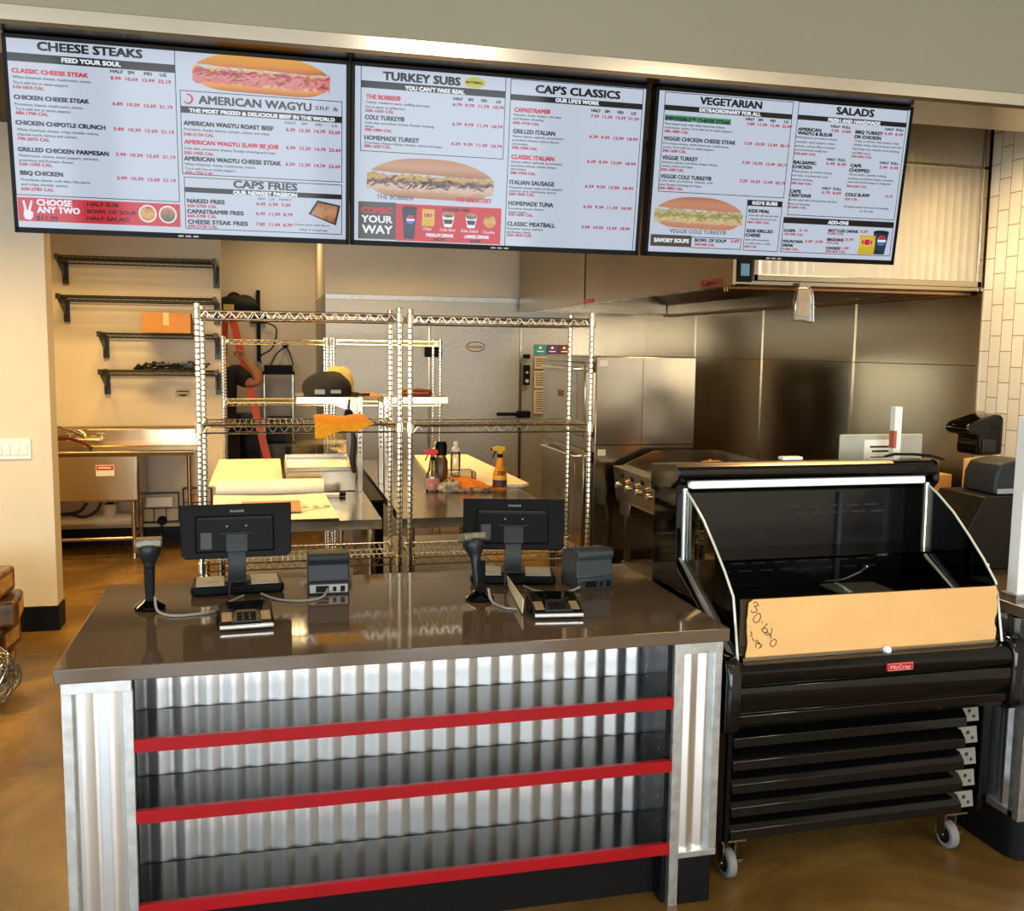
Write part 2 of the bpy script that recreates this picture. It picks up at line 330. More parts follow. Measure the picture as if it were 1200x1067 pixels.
TVT=[('A', 'CHEESE STEAKS', -396, 237, 282, 22.7, 'K'),
('A', 'FEED YOUR SOUL', -333, 209, 159, 12.0, 'W'),
('A', 'HALF   SM      MD     LG', -203, 191, 154, 8.3, 'k'),
('A', 'CLASSIC CHEESE STEAK', -468, 172, 203, 11.4, 'R'),
('A', 'White American cheese, mushrooms, onions.', -467, 157, 211, 7.1, 'g'),
('A', 'Try it with hot or sweet peppers.', -467, 142, 148, 7.1, 'g'),
('A', '510-1810 CAL', -468, 129, 82, 8.2, 'r'),
('A', '8.99  10.69  12.99  22.19', -203, 172, 167, 8.9, 'r'),
('A', 'CHICKEN CHEESE STEAK', -467, 100, 201, 11.5, 'K'),
('A', 'Provolone cheese, mushrooms, onions.', -466, 83, 184, 7.2, 'g'),
('A', 'Try it with hot or sweet peppers.', -465, 70, 148, 7.2, 'g'),
('A', '480-1790 CAL', -466, 58, 87, 8.3, 'r'),
('A', '6.89  10.39  12.69  21.19', -201, 101, 167, 9.0, 'r'),
('A', 'CHICKEN CHIPOTLE CRUNCH', -467, 30, 242, 11.6, 'K'),
('A', 'White American cheese, crispy cheddar onions,', -465, 13, 222, 7.2, 'g'),
('A', 'chipotle ranch, lettuce and tomato.', -465, 0, 163, 7.2, 'g'),
('A', '790-2075 CAL', -465, -13, 86, 8.4, 'r'),
('A', '5.89  10.39  12.69  21.19', -201, 30, 169, 9.1, 'r'),
('A', 'GRILLED CHICKEN PARMESAN', -466, -44, 247, 11.8, 'K'),
('A', 'Mushrooms, onions, sweet peppers, marinara,', -464, -59, 217, 7.3, 'g'),
('A', 'provolone and Romano cheese.', -465, -72, 148, 7.3, 'g'),
('A', '520-1590 CAL', -465, -84, 89, 8.5, 'r'),
('A', '5.99  10.39  12.69  21.19', -198, -42, 167, 9.2, 'r'),
('A', 'BBQ CHICKEN', -464, -110, 115, 11.9, 'K'),
('A', 'Provolone cheese, cole slaw, bbq sauce', -463, -127, 188, 7.4, 'g'),
('A', 'and crispy cheddar onions.', -463, -140, 127, 7.4, 'g'),
('A', '650-2785 CAL', -464, -154, 88, 8.6, 'r'),
('A', '5.99  10.39  12.69  21.19', -198, -110, 166, 9.3, 'r'),
('A', 'CHOOSE', -424, -195, 95, 17.3, 'W'),
('A', 'ANY TWO', -424, -216, 116, 17.3, 'W'),
('A', '$11.99', -428, -238, 58, 12.8, 'k'),
('A', 'HALF SUB', -287, -191, 88, 11.1, 'k'),
('A', 'BOWL OF SOUP', -287, -212, 138, 11.1, 'k'),
('A', 'HALF SALAD', -288, -232, 117, 11.1, 'k'),
('B', 'AMERICAN WAGYU', 42, 122, 330, 22.8, 'D'),
('B', 'SRF &', 384, 127, 71, 11.7, 'g'),
('B', 'THE MOST PRIZED & DELICIOUS BEEF IN THE WORLD', 14, 96, 429, 10.3, 'W'),
('B', 'HALF    SM      MD       LG', 293, 80, 158, 7.6, 'g'),
('B', 'AMERICAN WAGYU ROAST BEEF', -3, 58, 261, 12.1, 'K'),
('B', 'Provolone cheese, lettuce, tomato, onions, and mayo', -3, 43, 249, 7.5, 'g'),
('B', '540-2150 CAL', -4, 28, 87, 8.6, 'r'),
('B', '6.39  12.39  14.79  23.69', 296, 59, 164, 9.4, 'r'),
('B', 'AMERICAN WAGYU SLAW BE JO®', -3, 4, 276, 12.2, 'R'),
('B', 'Cole slaw, provolone cheese, Russian dressing and mayo', -4, -12, 268, 7.5, 'g'),
('B', '550-1950 CAL', -5, -26, 86, 8.7, 'r'),
('B', '6.39  12.39  14.79  23.69', 296, 6, 166, 9.5, 'r'),
('B', 'AMERICAN WAGYU CHEESE STEAK', -5, -44, 284, 12.2, 'K'),
('B', 'White American cheese, mushrooms, onions.', -4, -58, 208, 7.6, 'g'),
('B', 'Try it with hot or sweet peppers.', -4, -71, 149, 7.6, 'g'),
('B', '450-1750 CAL', -4, -84, 83, 8.8, 'r'),
('B', '6.39  12.39  14.79  23.69', 294, -43, 167, 9.5, 'r'),
('B', 'CAPS FRIES', 137, -117, 191, 21.4, 'D'),
('B', 'OUR NEWEST PASSION', 136, -136, 191, 10.8, 'W'),
('B', 'REG    LG    FAMILY', 210, -149, 101, 6.0, 'g'),
('B', 'NAKED FRIES', 0, -168, 109, 11.9, 'K'),
('B', '650-2750 CAL', 0, -181, 86, 8.9, 'r'),
('B', '4.49  5.99  7.49', 203, -167, 104, 9.7, 'r'),
('B', 'CAPASTRAMI® FRIES', -1, -199, 166, 11.9, 'K'),
('B', '660-2700 CAL', -1, -211, 86, 9.0, 'r'),
('B', '6.49  11.99  8.79', 203, -196, 110, 9.7, 'r'),
('B', 'CHEESE STEAK FRIES', 0, -230, 177, 12.0, 'K'),
('B', '690-2720 CAL', 0, -242, 87, 9.0, 'r'),
('B', '7.89  11.49  8.79', 202, -228, 110, 9.7, 'r'),
('B', 'Cheese sauce with bacon', 317, -222, 109, 5.5, 'g'),
('B', 'Max 4 toppings', 335, -237, 87, 5.5, 'g'),
('C', 'TURKEY SUBS', -391, 230, 242, 23.7, 'K'),
('C', 'BUTTERBALL', -129, 239, 54, 6.6, 'k'),
('C', "YOU CAN'T FAKE REAL", -323, 205, 189, 12.0, 'W'),
('C', 'HALF     SM       MD        LG', -169, 186, 154, 8.3, 'k'),
('C', 'THE BOBBIE®', -444, 171, 107, 13.0, 'R'),
('C', 'Turkey, cranberry sauce, stuffing and mayo', -445, 158, 200, 7.1, 'g'),
('C', 'Get it classic or grilled hot', -446, 144, 124, 7.1, 'g'),
('C', '500-1650 CAL', -446, 132, 89, 8.2, 'r'),
('C', '6.79  9.79  11.79  18.79', -170, 168, 166, 8.9, 'r'),
('C', 'COLE TURKEY®', -447, 110, 123, 13.1, 'D'),
('C', 'Cole slaw, provolone cheese, Russian dressing', -447, 97, 217, 7.1, 'g'),
('C', 'and mayo', -447, 86, 28, 7.1, 'g'),
('C', '490-1890 CAL', -448, 75, 85, 8.3, 'r'),
('C', '6.79  9.79  11.79  18.79', -170, 109, 164, 8.9, 'r'),
('C', 'HOMEMADE TURKEY', -448, 49, 172, 13.2, 'D'),
('C', 'Provolone cheese, lettuce, tomato, onions and mayo', -447, 37, 245, 7.2, 'g'),
('C', '380-1650 CAL', -449, 26, 83, 8.3, 'r'),
('C', '6.29  9.39  11.39  18.79', -171, 49, 165, 9.0, 'r'),
('C', 'THE BOBBIE®', -408, -129, 118, 13.6, 'g'),
('C', 'ITS GREATEST', -148, -126, 115, 12.8, 'R'),
('C', 'COMBO', -456, -174, 99, 18.2, 'R'),
('C', 'YOUR', -455, -203, 97, 21.7, 'W'),
('C', 'WAY', -453, -237, 96, 25.3, 'W'),
('C', 'Chips', -258, -220, 28, 8.7, 'w'),
('C', 'Cole Slaw', -202, -221, 51, 8.8, 'w'),
('C', 'Side Salad', -132, -222, 56, 8.8, 'w'),
('C', 'Cookie', -58, -223, 39, 8.9, 'w'),
('C', 'CHOOSE ONE', -194, -157, 89, 9.3, 'k'),
('C', 'MEDIUM DRINK', -246, -240, 89, 9.4, 'W'),
('C', '$4.39', -221, -253, 34, 8.8, 'k'),
('C', 'LARGE DRINK', -120, -240, 82, 9.5, 'W'),
('C', '$4.89', -99, -254, 34, 8.9, 'k'),
('D', "CAP'S CLASSICS", 100, 227, 287, 23.5, 'K'),
('D', "OUR LIFE'S WORK", 168, 203, 148, 11.3, 'W'),
('D', 'HALF    SM       MD       LG', 291, 181, 156, 8.6, 'k'),
('D', 'CAPASTRAMI®', 32, 164, 119, 13.0, 'R'),
('D', 'Pastrami, Swiss cheese, cole slaw', 30, 152, 160, 6.8, 'g'),
('D', 'and Russian dressing.', 29, 140, 102, 6.8, 'g'),
('D', '450-1910 CAL', 28, 126, 89, 8.5, 'r'),
('D', '7.29  11.29  13.29  21.29', 291, 164, 167, 8.6, 'r'),
('D', 'GRILLED ITALIAN', 30, 98, 141, 13.1, 'D'),
('D', 'Genoa salami, capicola, prosciuttini,', 29, 86, 172, 6.8, 'g'),
('D', 'provolone cheese, onions, lettuce', 29, 74, 157, 6.8, 'g'),
('D', 'and tomato.', 30, 62, 53, 6.9, 'g'),
('D', '590-1950 CAL', 29, 49, 85, 8.6, 'r'),
('D', '6.29  9.39  12.09  18.99', 290, 99, 169, 8.7, 'r'),
('D', 'CLASSIC ITALIAN', 28, 18, 144, 13.2, 'R'),
('D', 'Genoa salami, capicola, prosciuttini,', 28, 6, 174, 6.9, 'g'),
('D', 'provolone cheese, onions, lettuce', 28, -6, 153, 6.9, 'g'),
('D', 'and tomato.', 27, -17, 52, 6.9, 'g'),
('D', '580-1950 CAL', 27, -30, 85, 8.7, 'r'),
('D', '6.29  9.39  12.09  18.99', 287, 20, 171, 8.8, 'r'),
('D', 'ITALIAN SAUSAGE', 26, -62, 151, 13.4, 'D'),
('D', 'Provolone cheese, sweet or hot peppers,', 25, -75, 182, 7.0, 'g'),
('D', 'onions and marinara sauce', 25, -86, 160, 7.0, 'g'),
('D', '560-1840 CAL', 25, -97, 85, 8.8, 'r'),
('D', '6.29  9.39  12.09  18.99', 285, -60, 170, 8.9, 'r'),
('D', 'HOMEMADE TUNA', 25, -129, 152, 13.5, 'D'),
('D', 'Provolone cheese, lettuce,', 24, -142, 121, 7.1, 'g'),
('D', 'tomato, onions.', 24, -153, 64, 7.1, 'g'),
('D', '470-1690 CAL', 25, -163, 84, 8.9, 'r'),
('D', '6.29  9.39  11.39  18.99', 283, -126, 171, 9.0, 'r'),
('D', 'CLASSIC MEATBALL', 23, -195, 164, 13.6, 'D'),
('D', 'Provolone cheese, marinara', 23, -207, 123, 7.1, 'g'),
('D', 'and Romano cheese.', 22, -218, 84, 7.1, 'g'),
('D', '550-1810 CAL', 23, -229, 86, 8.9, 'r'),
('D', '5.99  10.29  12.29  18.99', 281, -193, 172, 9.1, 'r'),
('E', 'VEGETARIAN', -330, 231, 227, 22.9, 'K'),
('E', 'EXTRAORDINARY FOR ALL', -330, 207, 226, 11.2, 'W'),
('E', 'HALF    SM       MD        LG', -158, 191, 161, 8.0, 'k'),
('E', 'IMPOSSIBLE™ CHEESE STEAK', -450, 172, 236, 12.3, 'N'),
('E', 'Plant-based meat with white American cheese,', -451, 158, 220, 7.3, 'g'),
('E', 'mushrooms, onions. Try it with hot or sweet peppers.', -452, 146, 248, 7.3, 'g'),
('E', '490-1890 CAL', -452, 133, 87, 8.4, 'r'),
('E', '7.89  11.99  15.49  22.99', -151, 175, 169, 9.1, 'r'),
('E', 'VEGGIE CHICKEN CHEESE STEAK', -452, 108, 264, 12.4, 'D'),
('E', 'Provolone cheese, white American, mushrooms,', -452, 95, 241, 7.4, 'g'),
('E', 'onions. Try it with hot or sweet peppers.', -453, 83, 187, 7.4, 'g'),
('E', '390-1690 CAL', -453, 70, 86, 8.5, 'r'),
('E', '7.29  10.39  12.49  20.19', -155, 111, 173, 9.2, 'r'),
('E', 'VEGGIE TURKEY', -452, 46, 129, 12.5, 'D'),
('E', 'American cheese, provolone cheese, lettuce,', -454, 34, 207, 7.4, 'g'),
('E', 'tomato, onions and mayo.', -454, 22, 118, 7.4, 'g'),
('E', '350-1690 CAL', -454, 9, 84, 8.6, 'r'),
('E', '7.29  10.39  12.49  20.19', -156, 47, 172, 9.3, 'r'),
('E', 'VEGGIE COLE TURKEY®', -453, -15, 187, 12.6, 'D'),
('E', 'Cole slaw, provolone cheese, cole', -455, -26, 196, 7.5, 'g'),
('E', 'slaw, Russian dressing and mayo.', -455, -39, 155, 7.5, 'g'),
('E', '450-1890 CAL', -457, -52, 88, 8.7, 'r'),
('E', '7.29  10.39  12.49  20.19', -159, -14, 173, 9.4, 'r'),
('E', 'VEGGIE COLE TURKEY®', -405, -194, 213, 13.0, 'g'),
('E', 'SAVORY SOUPS', -459, -227, 128, 13.0, 'W'),
('E', 'BOWL OF SOUP', -308, -221, 119, 10.8, 'D'),
('E', '5.69', -171, -219, 30, 9.7, 'r'),
('E', '350-500 CAL', -308, -234, 76, 7.8, 'r'),
('E', "KID'S SUBS", -102, -86, 95, 10.7, 'W'),
('E', 'KIDS MEAL', -115, -113, 82, 10.1, 'K'),
('E', 'Kids half sub served with', -113, -126, 115, 6.6, 'g'),
('E', '1 topping and juice box', -113, -138, 109, 6.6, 'g'),
('E', '550-1050 CAL', -115, -150, 85, 7.2, 'r'),
('E', 'KIDS GRILLED', -114, -181, 100, 10.2, 'K'),
('E', 'CHEESE', -117, -196, 56, 10.3, 'K'),
('E', 'Kids with provolone', -115, -210, 89, 6.7, 'g'),
('E', 'or white side or snack', -115, -222, 97, 6.7, 'g'),
('E', '550 CAL', -118, -234, 49, 7.3, 'r'),
('F', 'SALADS', 185, 233, 147, 23.8, 'K'),
('F', 'FRESH AND HANDMADE', 156, 207, 205, 11.0, 'W'),
('F', 'AMERICAN', 44, 170, 89, 10.4, 'K'),
('F', 'WAGYU & BLEU®', 44, 157, 134, 10.5, 'K'),
('F', 'HALF  FULL', 169, 188, 78, 8.2, 'k'),
('F', '7.99  10.89', 173, 173, 76, 8.8, 'r'),
('F', 'Mixed greens, provolone cheese,', 39, 145, 161, 7.0, 'g'),
('F', 'cucumber, sweet peppers, onions,', 40, 130, 152, 7.0, 'g'),
('F', 'tomato, onions. Blue crumbles', 39, 116, 155, 7.0, 'g'),
('F', 'and homemade vinaigrette.', 39, 103, 128, 7.0, 'g'),
('F', '330-660 CAL', 39, 90, 84, 7.0, 'r'),
('F', 'BBQ TURKEY', 268, 174, 109, 10.6, 'K'),
('F', 'OR CHICKEN', 266, 158, 106, 10.6, 'K'),
('F', 'HALF  FULL', 385, 192, 76, 8.3, 'k'),
('F', '5.49  8.49', 385, 176, 74, 8.9, 'r'),
('F', 'Turkey or chicken, mixed greens, crispy', 266, 146, 181, 7.1, 'g'),
('F', 'cheddar onions, diced tomatoes, corn with', 265, 133, 195, 7.1, 'g'),
('F', 'black bean mix, chipotle ranch dressing', 264, 119, 188, 7.1, 'g'),
('F', 'and BBQ sauce.', 264, 105, 74, 7.1, 'g'),
('F', '320-660 CAL', 262, 93, 83, 7.1, 'r'),
('F', 'BALSAMIC', 40, 59, 88, 10.6, 'K'),
('F', 'CHICKEN', 38, 44, 74, 10.6, 'K'),
('F', 'HALF  FULL', 167, 77, 75, 8.3, 'k'),
('F', '5.49  8.49', 167, 62, 78, 8.9, 'r'),
('F', 'Mixed greens, provolone cheese,', 39, 31, 156, 7.1, 'g'),
('F', 'carrots, cranberries and', 38, 17, 141, 7.1, 'g'),
('F', 'balsamic dressing.', 38, 3, 83, 7.1, 'g'),
('F', '280-560 CAL', 37, -10, 81, 7.1, 'r'),
('F', 'CAPS', 264, 60, 42, 10.8, 'K'),
('F', 'CHOPPED', 261, 44, 81, 10.8, 'K'),
('F', 'HALF  FULL', 381, 77, 76, 8.4, 'k'),
('F', '5.49  8.49', 381, 61, 75, 9.0, 'r'),
('F', 'Genoa salami, capicola, iceberg,', 260, 32, 154, 7.2, 'g'),
('F', 'tomatoes, provolone cheese, cucumber,', 260, 18, 186, 7.2, 'g'),
('F', 'onion with oil and vinegar or vinaigrette', 258, 6, 176, 7.2, 'g'),
('F', '360-620 CAL', 257, -9, 82, 7.2, 'r'),
('F', 'CAPS', 36, -39, 43, 10.7, 'K'),
('F', 'CREATION®', 35, -53, 86, 10.8, 'K'),
('F', 'HALF  FULL', 162, -22, 76, 8.4, 'k'),
('F', '5.79  8.69', 162, -37, 76, 9.0, 'r'),
('F', 'Garden salad with choice greens and your', 34, -66, 194, 7.2, 'g'),
('F', 'choice of toppings.', 33, -80, 88, 7.2, 'g'),
('F', '50-650 CAL', 33, -92, 75, 7.2, 'r'),
('F', 'COLE SLAW', 257, -40, 97, 10.9, 'K'),
('F', '4.19', 419, -38, 29, 9.2, 'r'),
('F', 'All salads served with choice of dressing', 256, -80, 182, 7.3, 'g'),
('F', 'on the side.', 321, -93, 58, 7.4, 'g'),
('F', '250 CAL', 256, -54, 53, 7.3, 'r'),
('F', 'ADD-ONS', 201, -140, 81, 11.6, 'W'),
('F', 'CHIPS', 30, -174, 43, 9.1, 'K'),
('F', '2.19', 90, -171, 32, 8.5, 'r'),
('F', '140-380 CAL', 32, -185, 74, 6.7, 'r'),
('F', 'FOUNTAIN', 29, -211, 78, 9.2, 'K'),
('F', 'DRINK', 29, -225, 43, 9.2, 'K'),
('F', '2.49  2.99', 117, -208, 70, 8.6, 'r'),
('F', '0-500 CAL', 28, -237, 66, 6.7, 'r'),
('F', 'BOTTLED DRINK', 206, -167, 121, 9.2, 'K'),
('F', '3.29', 335, -165, 30, 8.7, 'r'),
('F', '0-250 CAL', 205, -176, 64, 6.8, 'r'),
('F', 'BROOKIE', 205, -199, 66, 9.3, 'K'),
('F', '2.79', 278, -196, 32, 8.7, 'r'),
('F', '570 CAL', 204, -209, 50, 6.8, 'r'),
('F', 'COOKIE', 204, -229, 56, 9.3, 'K'),
('F', '1.29', 265, -227, 30, 8.7, 'r'),
('F', '260-360 CAL', 203, -239, 81, 6.8, 'r')]
# ================================================================ THE SETTING
fm = floor_mat(); tm = tile_mat()
struct(box(-5.2, 3.95, -6.2, 11.2, -0.1, 0).build('floor', fm))
ceil_p = mat('white ceiling paint', 'cfc8ba', 0.85)
struct(box(-5.2, 3.95, -6.2, 3.1, 3.5, 3.6).build('ceiling', ceil_p))
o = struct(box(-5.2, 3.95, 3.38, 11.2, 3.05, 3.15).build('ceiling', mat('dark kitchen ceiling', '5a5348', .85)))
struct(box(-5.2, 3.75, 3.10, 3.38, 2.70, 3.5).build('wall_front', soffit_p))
# bright metal lip and cladding under the bulkhead
lip = mat('polished steel trim', (.78, .74, .66), 0.16, 1.0, noise=(1.2, .12), rvar=.05)
struct(MB().prism([(3.083, 2.664), (3.083, 2.704), (3.096, 2.710), (3.10, 2.710), (3.10, 2.664)], 'x', -5.2, 3.75).build('trim_1', lip))
struct(MB().prism([(3.084, 2.652), (3.084, 2.664), (3.39, 2.664), (3.39, 2.652)], 'x', -5.2, 3.75).build('trim_5', mat('steel cladding darkened for reflections', (.10, .07, .042), .30, 1.0, noise=(1.5, .15), rvar=.06)))  # steel underside; its dark reflections are put into the brown colour
# dining room shell behind the photographer
lwm = MB().box(-5.2, -5.1, .3, 6.45, 0, 3.5).box(-5.2, -5.1, -6, -4.7, 0, 3.5).box(-5.2, -5.1, -4.7, .3, 0, .4).box(-5.2, -5.1, -4.7, .3, 2.72, 3.5)
struct(lwm.build('wall_left', wallp))
wf = MB()
for y in (-4.7, -3.05, -1.4, .25): wf.box(-5.18, -5.12, y, y+.05, .4, 2.72)
wf.box(-5.18, -5.12, -4.7, .3, .4, .45).box(-5.18, -5.12, -4.7, .3, 2.67, 2.72)
struct(wf.build('window_4', blackp))  # frame of the side window added for its blue light
fr = MB(); fr.box(-5.1, 3.75, -6.1, -6.0, 0, 0.4); fr.box(-5.1, 3.75, -6.1, -6.0, 2.72, 3.5)
for a, b in ((-5.1, -4.3), (-2.1, -1.6), (0.6, 1.1), (3.3, 3.75)): fr.box(a, b, -6.1, -6.0, 0.4, 2.72)
struct(fr.build('wall_front', wallp))
for i, x in enumerate((-3.2, -0.5, 2.2)):
    wf = MB(); x0, x1 = x - 1.1, x + 1.1
    wf.box(x0, x0+.05, -6.08, -6.02, .4, 2.72).box(x1-.05, x1, -6.08, -6.02, .4, 2.72).box(x0, x1, -6.08, -6.02, .4, .45).box(x0, x1, -6.08, -6.02, 2.67, 2.72)
    o = struct(wf.build('window_%d' % (i+1), blackp)); WM[o.name] = Matrix.Translation(o.location)
    MB().box(x0+.05, x1-.05, -6.055, -6.05, .45, 2.67).build('pane', clear, o)
struct(box(3.75, 3.85, -6, 2.6, 0, 3.5).build('wall_right', wallp))
# tiled and steel lined right wall of the kitchen
o = struct(box(3.75, 3.85, 2.6, 4.575, 0, 3.05).build('wall_right', tm))
o.location = (0, 0, 0); o.data.transform(Matrix.Translation((3.8, 3.5875, 0)))
sw = box(3.75, 3.85, 4.575, 9.6, 0, 3.05).build('wall_right', steel_h); struct(sw)
for i, y in enumerate((4.585, 5.765, 7.01, 8.25)):
    struct(box(3.742, 3.752, y-.009, y+.009, 0.05, 2.13).build('trim_2', steel))
struct(box(3.744, 3.752, 4.6, 9.5, 1.712, 1.716).build('trim_3', greyp))
struct(box(2.82, 3.85, 9.5, 9.6, 0, 3.05).build('wall_back', steel_h))
# left end wall facing the dining room, with its corner guard and black cove base
lw = struct(box(-5.2, -1.285, 6.45, 6.62, 0, 3.05).build('wall_left', wallp))
struct(box(-1.345, -1.279, 6.444, 6.626, 0.155, 3.0).build('trim_4', wallp))
struct(MB().prism([(6.436, 0), (6.444, .15), (6.45, .155), (6.45, 0)], 'x', -5.1, -1.28).box(-1.285, -1.272, 6.437, 6.63, 0, .15).build('baseboard_left', rubber))
# scullery niche behind it
struct(box(-5.2, -.39, 9.15, 9.3, 0, 3.05).build('wall_back', wallp))
struct(box(-3.3, -3.2, 6.62, 9.15, 0, 3.05).build('wall_left', wallp))
struct(box(-3.2, -.38, 9.138, 9.15, 0, .15).build('baseboard_back', rubber))
struct(box(-5.2, .6, 10.9, 11.0, 0, 3.05).build('wall_back', wallp))
struct(box(-.5, .515, 10.888, 10.9, 0, .12).build('baseboard_back', rubber))
struct(box(.515, 2.82, 9.06, 10.95, 2.24, 3.05).build('wall_back', wallp))

# ---------------------------------------------------------------- walk-in cooler
ck = thing('walk_in_cooler', 'grey embossed steel walk-in cooler with an oval maker plate on its door', 'cooler', (1.6, 9.0, 0))
box(.515, 2.82, 9.0, 10.85, 0, 2.235).build('body', cool, ck)
box(.515, 2.82, 8.985, 9.0, 2.03, 2.05).build('top_seam', steel, ck)
box(.515, 2.82, 8.99, 9.0, 2.195, 2.235).build('top_cap', galv, ck)
dr = box(1.455, 2.30, 8.955, 9.0, .05, 1.99).build('door', cool, ck, bevel=.008)
fr = MB().box(1.435, 1.453, 8.965, 9.0, 0, 2.01).box(2.303, 2.325, 8.965, 9.0, 0, 2.01).box(1.435, 2.325, 8.965, 9.0, 1.992, 2.01)
fr.build('door_frame', steel, ck)
def ell(cx, cz, a, b, y, n=32): return [(cx + a*math.cos(2*math.pi*i/n), cz + b*math.sin(2*math.pi*i/n)) for i in range(n)]
pl = MB().prism(ell(1.875, 1.785, .095, .05, 0), 'y', 8.951, 8.956).build('maker_plate', mat('plate', 'b8b4a8', .4), dr)
q = MB().tube([(x, 8.949, z) for x, z in ell(1.875, 1.785, .088, .043, 0)], .003, 5, True)
add_text(q, 'Amerikooler', 1.803, 1.770, .145, .032, lambda u, v, k: (u, 8.949, v))
q.build('plate_lettering', ink, dr)
for z in (1.73, .5):
    MB().box(1.40, 1.56, 8.93, 8.956, z-.045, z+.045).build('hinge', blackp, dr, bevel=.006)
h = MB().box(2.08, 2.40, 8.91, 8.955, 1.145, 1.175).box(2.27, 2.40, 8.90, 8.99, 1.125, 1.19).build('latch_handle', blackp, dr, bevel=.006)
box(1.95, 1.98, 8.93, 8.956, 1.955, 2.03).build('door_closer', galv, dr)
th = box(2.345, 2.405, 8.96, 9.0, 1.43, 1.62).build('thermometer_panel', blackp, ck, bevel=.004)
box(2.345, 2.405, 8.96, 9.0, 1.68, 1.72).build('light_switch', blackp, ck, bevel=.004)
MB().cyl((2.375, 8.955, 1.47), (2.375, 8.962, 1.47), .018).cyl((2.375, 8.955, 1.55), (2.375, 8.962, 1.55), .012).build('dial', greyl, th)
# notices taped to the cooler wall
np_ = thing('wall_notice', 'strip of teal and purple squares taped high on the cooler wall', 'notice', (2.62, 8.985, 1.72))
for i, c in enumerate(('1f7d84', '43305e', '4a2036')):
    a = box(2.452+.118*i, 2.566+.118*i, 8.984, 8.989, 1.722, 1.812).build('square', mat('notice square', c, .5), np_, label=('teal', 'violet', 'plum')[i] + ' square')
    q = MB(); q.prism([(2.49+.118*i, 1.775), (2.525+.118*i, 1.775), (2.5075+.118*i, 1.797)], 'y', 8.982, 8.984).box(2.475+.118*i, 2.54+.118*i, 8.982, 8.984, 1.745, 1.752); q.build('print', paper, a)
for i, (x0, x1, z0, z1, l) in enumerate(((2.452, 2.80, 1.585, 1.70, 'wide paper notice under the teal and purple strip on the cooler wall'), (2.452, 2.62, 1.40, 1.565, 'middle paper notice on the cooler wall left of the steel oven'), (2.452, 2.62, 1.16, 1.385, 'lowest paper notice on the cooler wall left of the steel oven'))):
    t = thing('paper_notice', l, 'notice', ((x0+x1)/2, 8.985, z0)); box(x0, x1, 8.985, 8.99, z0, z1).build('sheet', mat('notice paper', '9b8f7e', .7, noise=(20, .08)), t)
    q = MB(); rn = random.Random(i)
    for r in range(int((z1-z0)/.022)-1): q.box(x0+.015, x0+.015+(x1-x0-.03)*rn.uniform(.5, 1), 8.983, 8.985, z1-.02-.022*r, z1-.026-.022*r)
    q.build('lines_of_print', greyp, t)

# ================================================================ THE FRONT COUNTER
ct = thing('order_counter', 'long order counter with a taupe top, corrugated metal ends and black shelves edged in red', 'counter', (.42, 3.2, 0))
box(-.566, 1.404, 2.755, 3.712, .868, .910).build('worktop', laminate, ct, bevel=.003)
# post panels
def corrugated(x0, x1, y, z0, z1, pitch=.0727, amp=.011, sgn=-1, axis='x'):
    """trapezoid ribbed sheet along x (facing -y) or along y"""
    n = max(1, round((x1-x0)/pitch)); p = (x1-x0)/n; pts = []
    for i in range(n):
        a = x0 + i*p
        pts += [(a, 0), (a+.08*p, 0), (a+.16*p, .10), (a+.44*p, .90), (a+.52*p, 1), (a+.60*p, 1), (a+.68*p, .90), (a+.96*p, .10)]
    pts += [(x1, 0)]
    fr_ = [(u, y + sgn*amp*t) for u, t in pts]; bk = [(u, y + sgn*amp*t + .0015) for u, t in reversed(pts)]
    mb = MB()
    poly = fr_ + bk
    if axis == 'x': mb.prism(poly, 'z', z0, z1)
    else: mb.prism([(b, a) for a, b in poly], 'z', z0, z1)
    return mb
# left end
box(-.546, -.372, 2.79, 3.66, .16, .868).build('end_core', blackm, ct)
box(-.546, -.372, 2.80, 3.66, 0, .16).build('end_plinth', rubber, ct)
MB().box(-.551, -.372, 2.765, 2.790, .835, .868).box(-.395, -.370, 2.767, 2.790, 0, .835).box(-.551, -.525, 2.768, 2.79, .16, .835).box(-.551, -.372, 2.768, 2.79, .145, .17).build('corner_trim', galv, ct, bevel=.001)
corrugated(-.545, -.397, 2.788, .17, .835, pitch=.0727).build('corrugated_panel', corr, ct)
corrugated(2.80, 3.64, -.553, .17, .86, axis='y').build('corrugated_panel', corr, ct)
# right end
box(1.228, 1.368, 2.79, 3.66, .16, .868).build('end_core', blackm, ct)
box(1.262, 1.372, 2.768, 3.66, 0, .16).build('end_plinth', rubber, ct, bevel=.004)
MB().box(1.226, 1.388, 2.765, 2.790, .832, .868).box(1.226, 1.258, 2.765, 2.790, 0, .832).box(1.362, 1.388, 2.768, 2.79, .16, .832).box(1.258, 1.388, 2.766, 2.79, .158, .178).build('corner_trim', galv, ct, bevel=.001)
corrugated(1.258, 1.362, 2.788, .178, .832, pitch=.052, amp=.008).build('corrugated_panel', corr, ct)
corrugated(2.80, 3.64, 1.3705, .17, .86, axis='y', sgn=1, amp=.01).build('corrugated_panel', corr, ct)
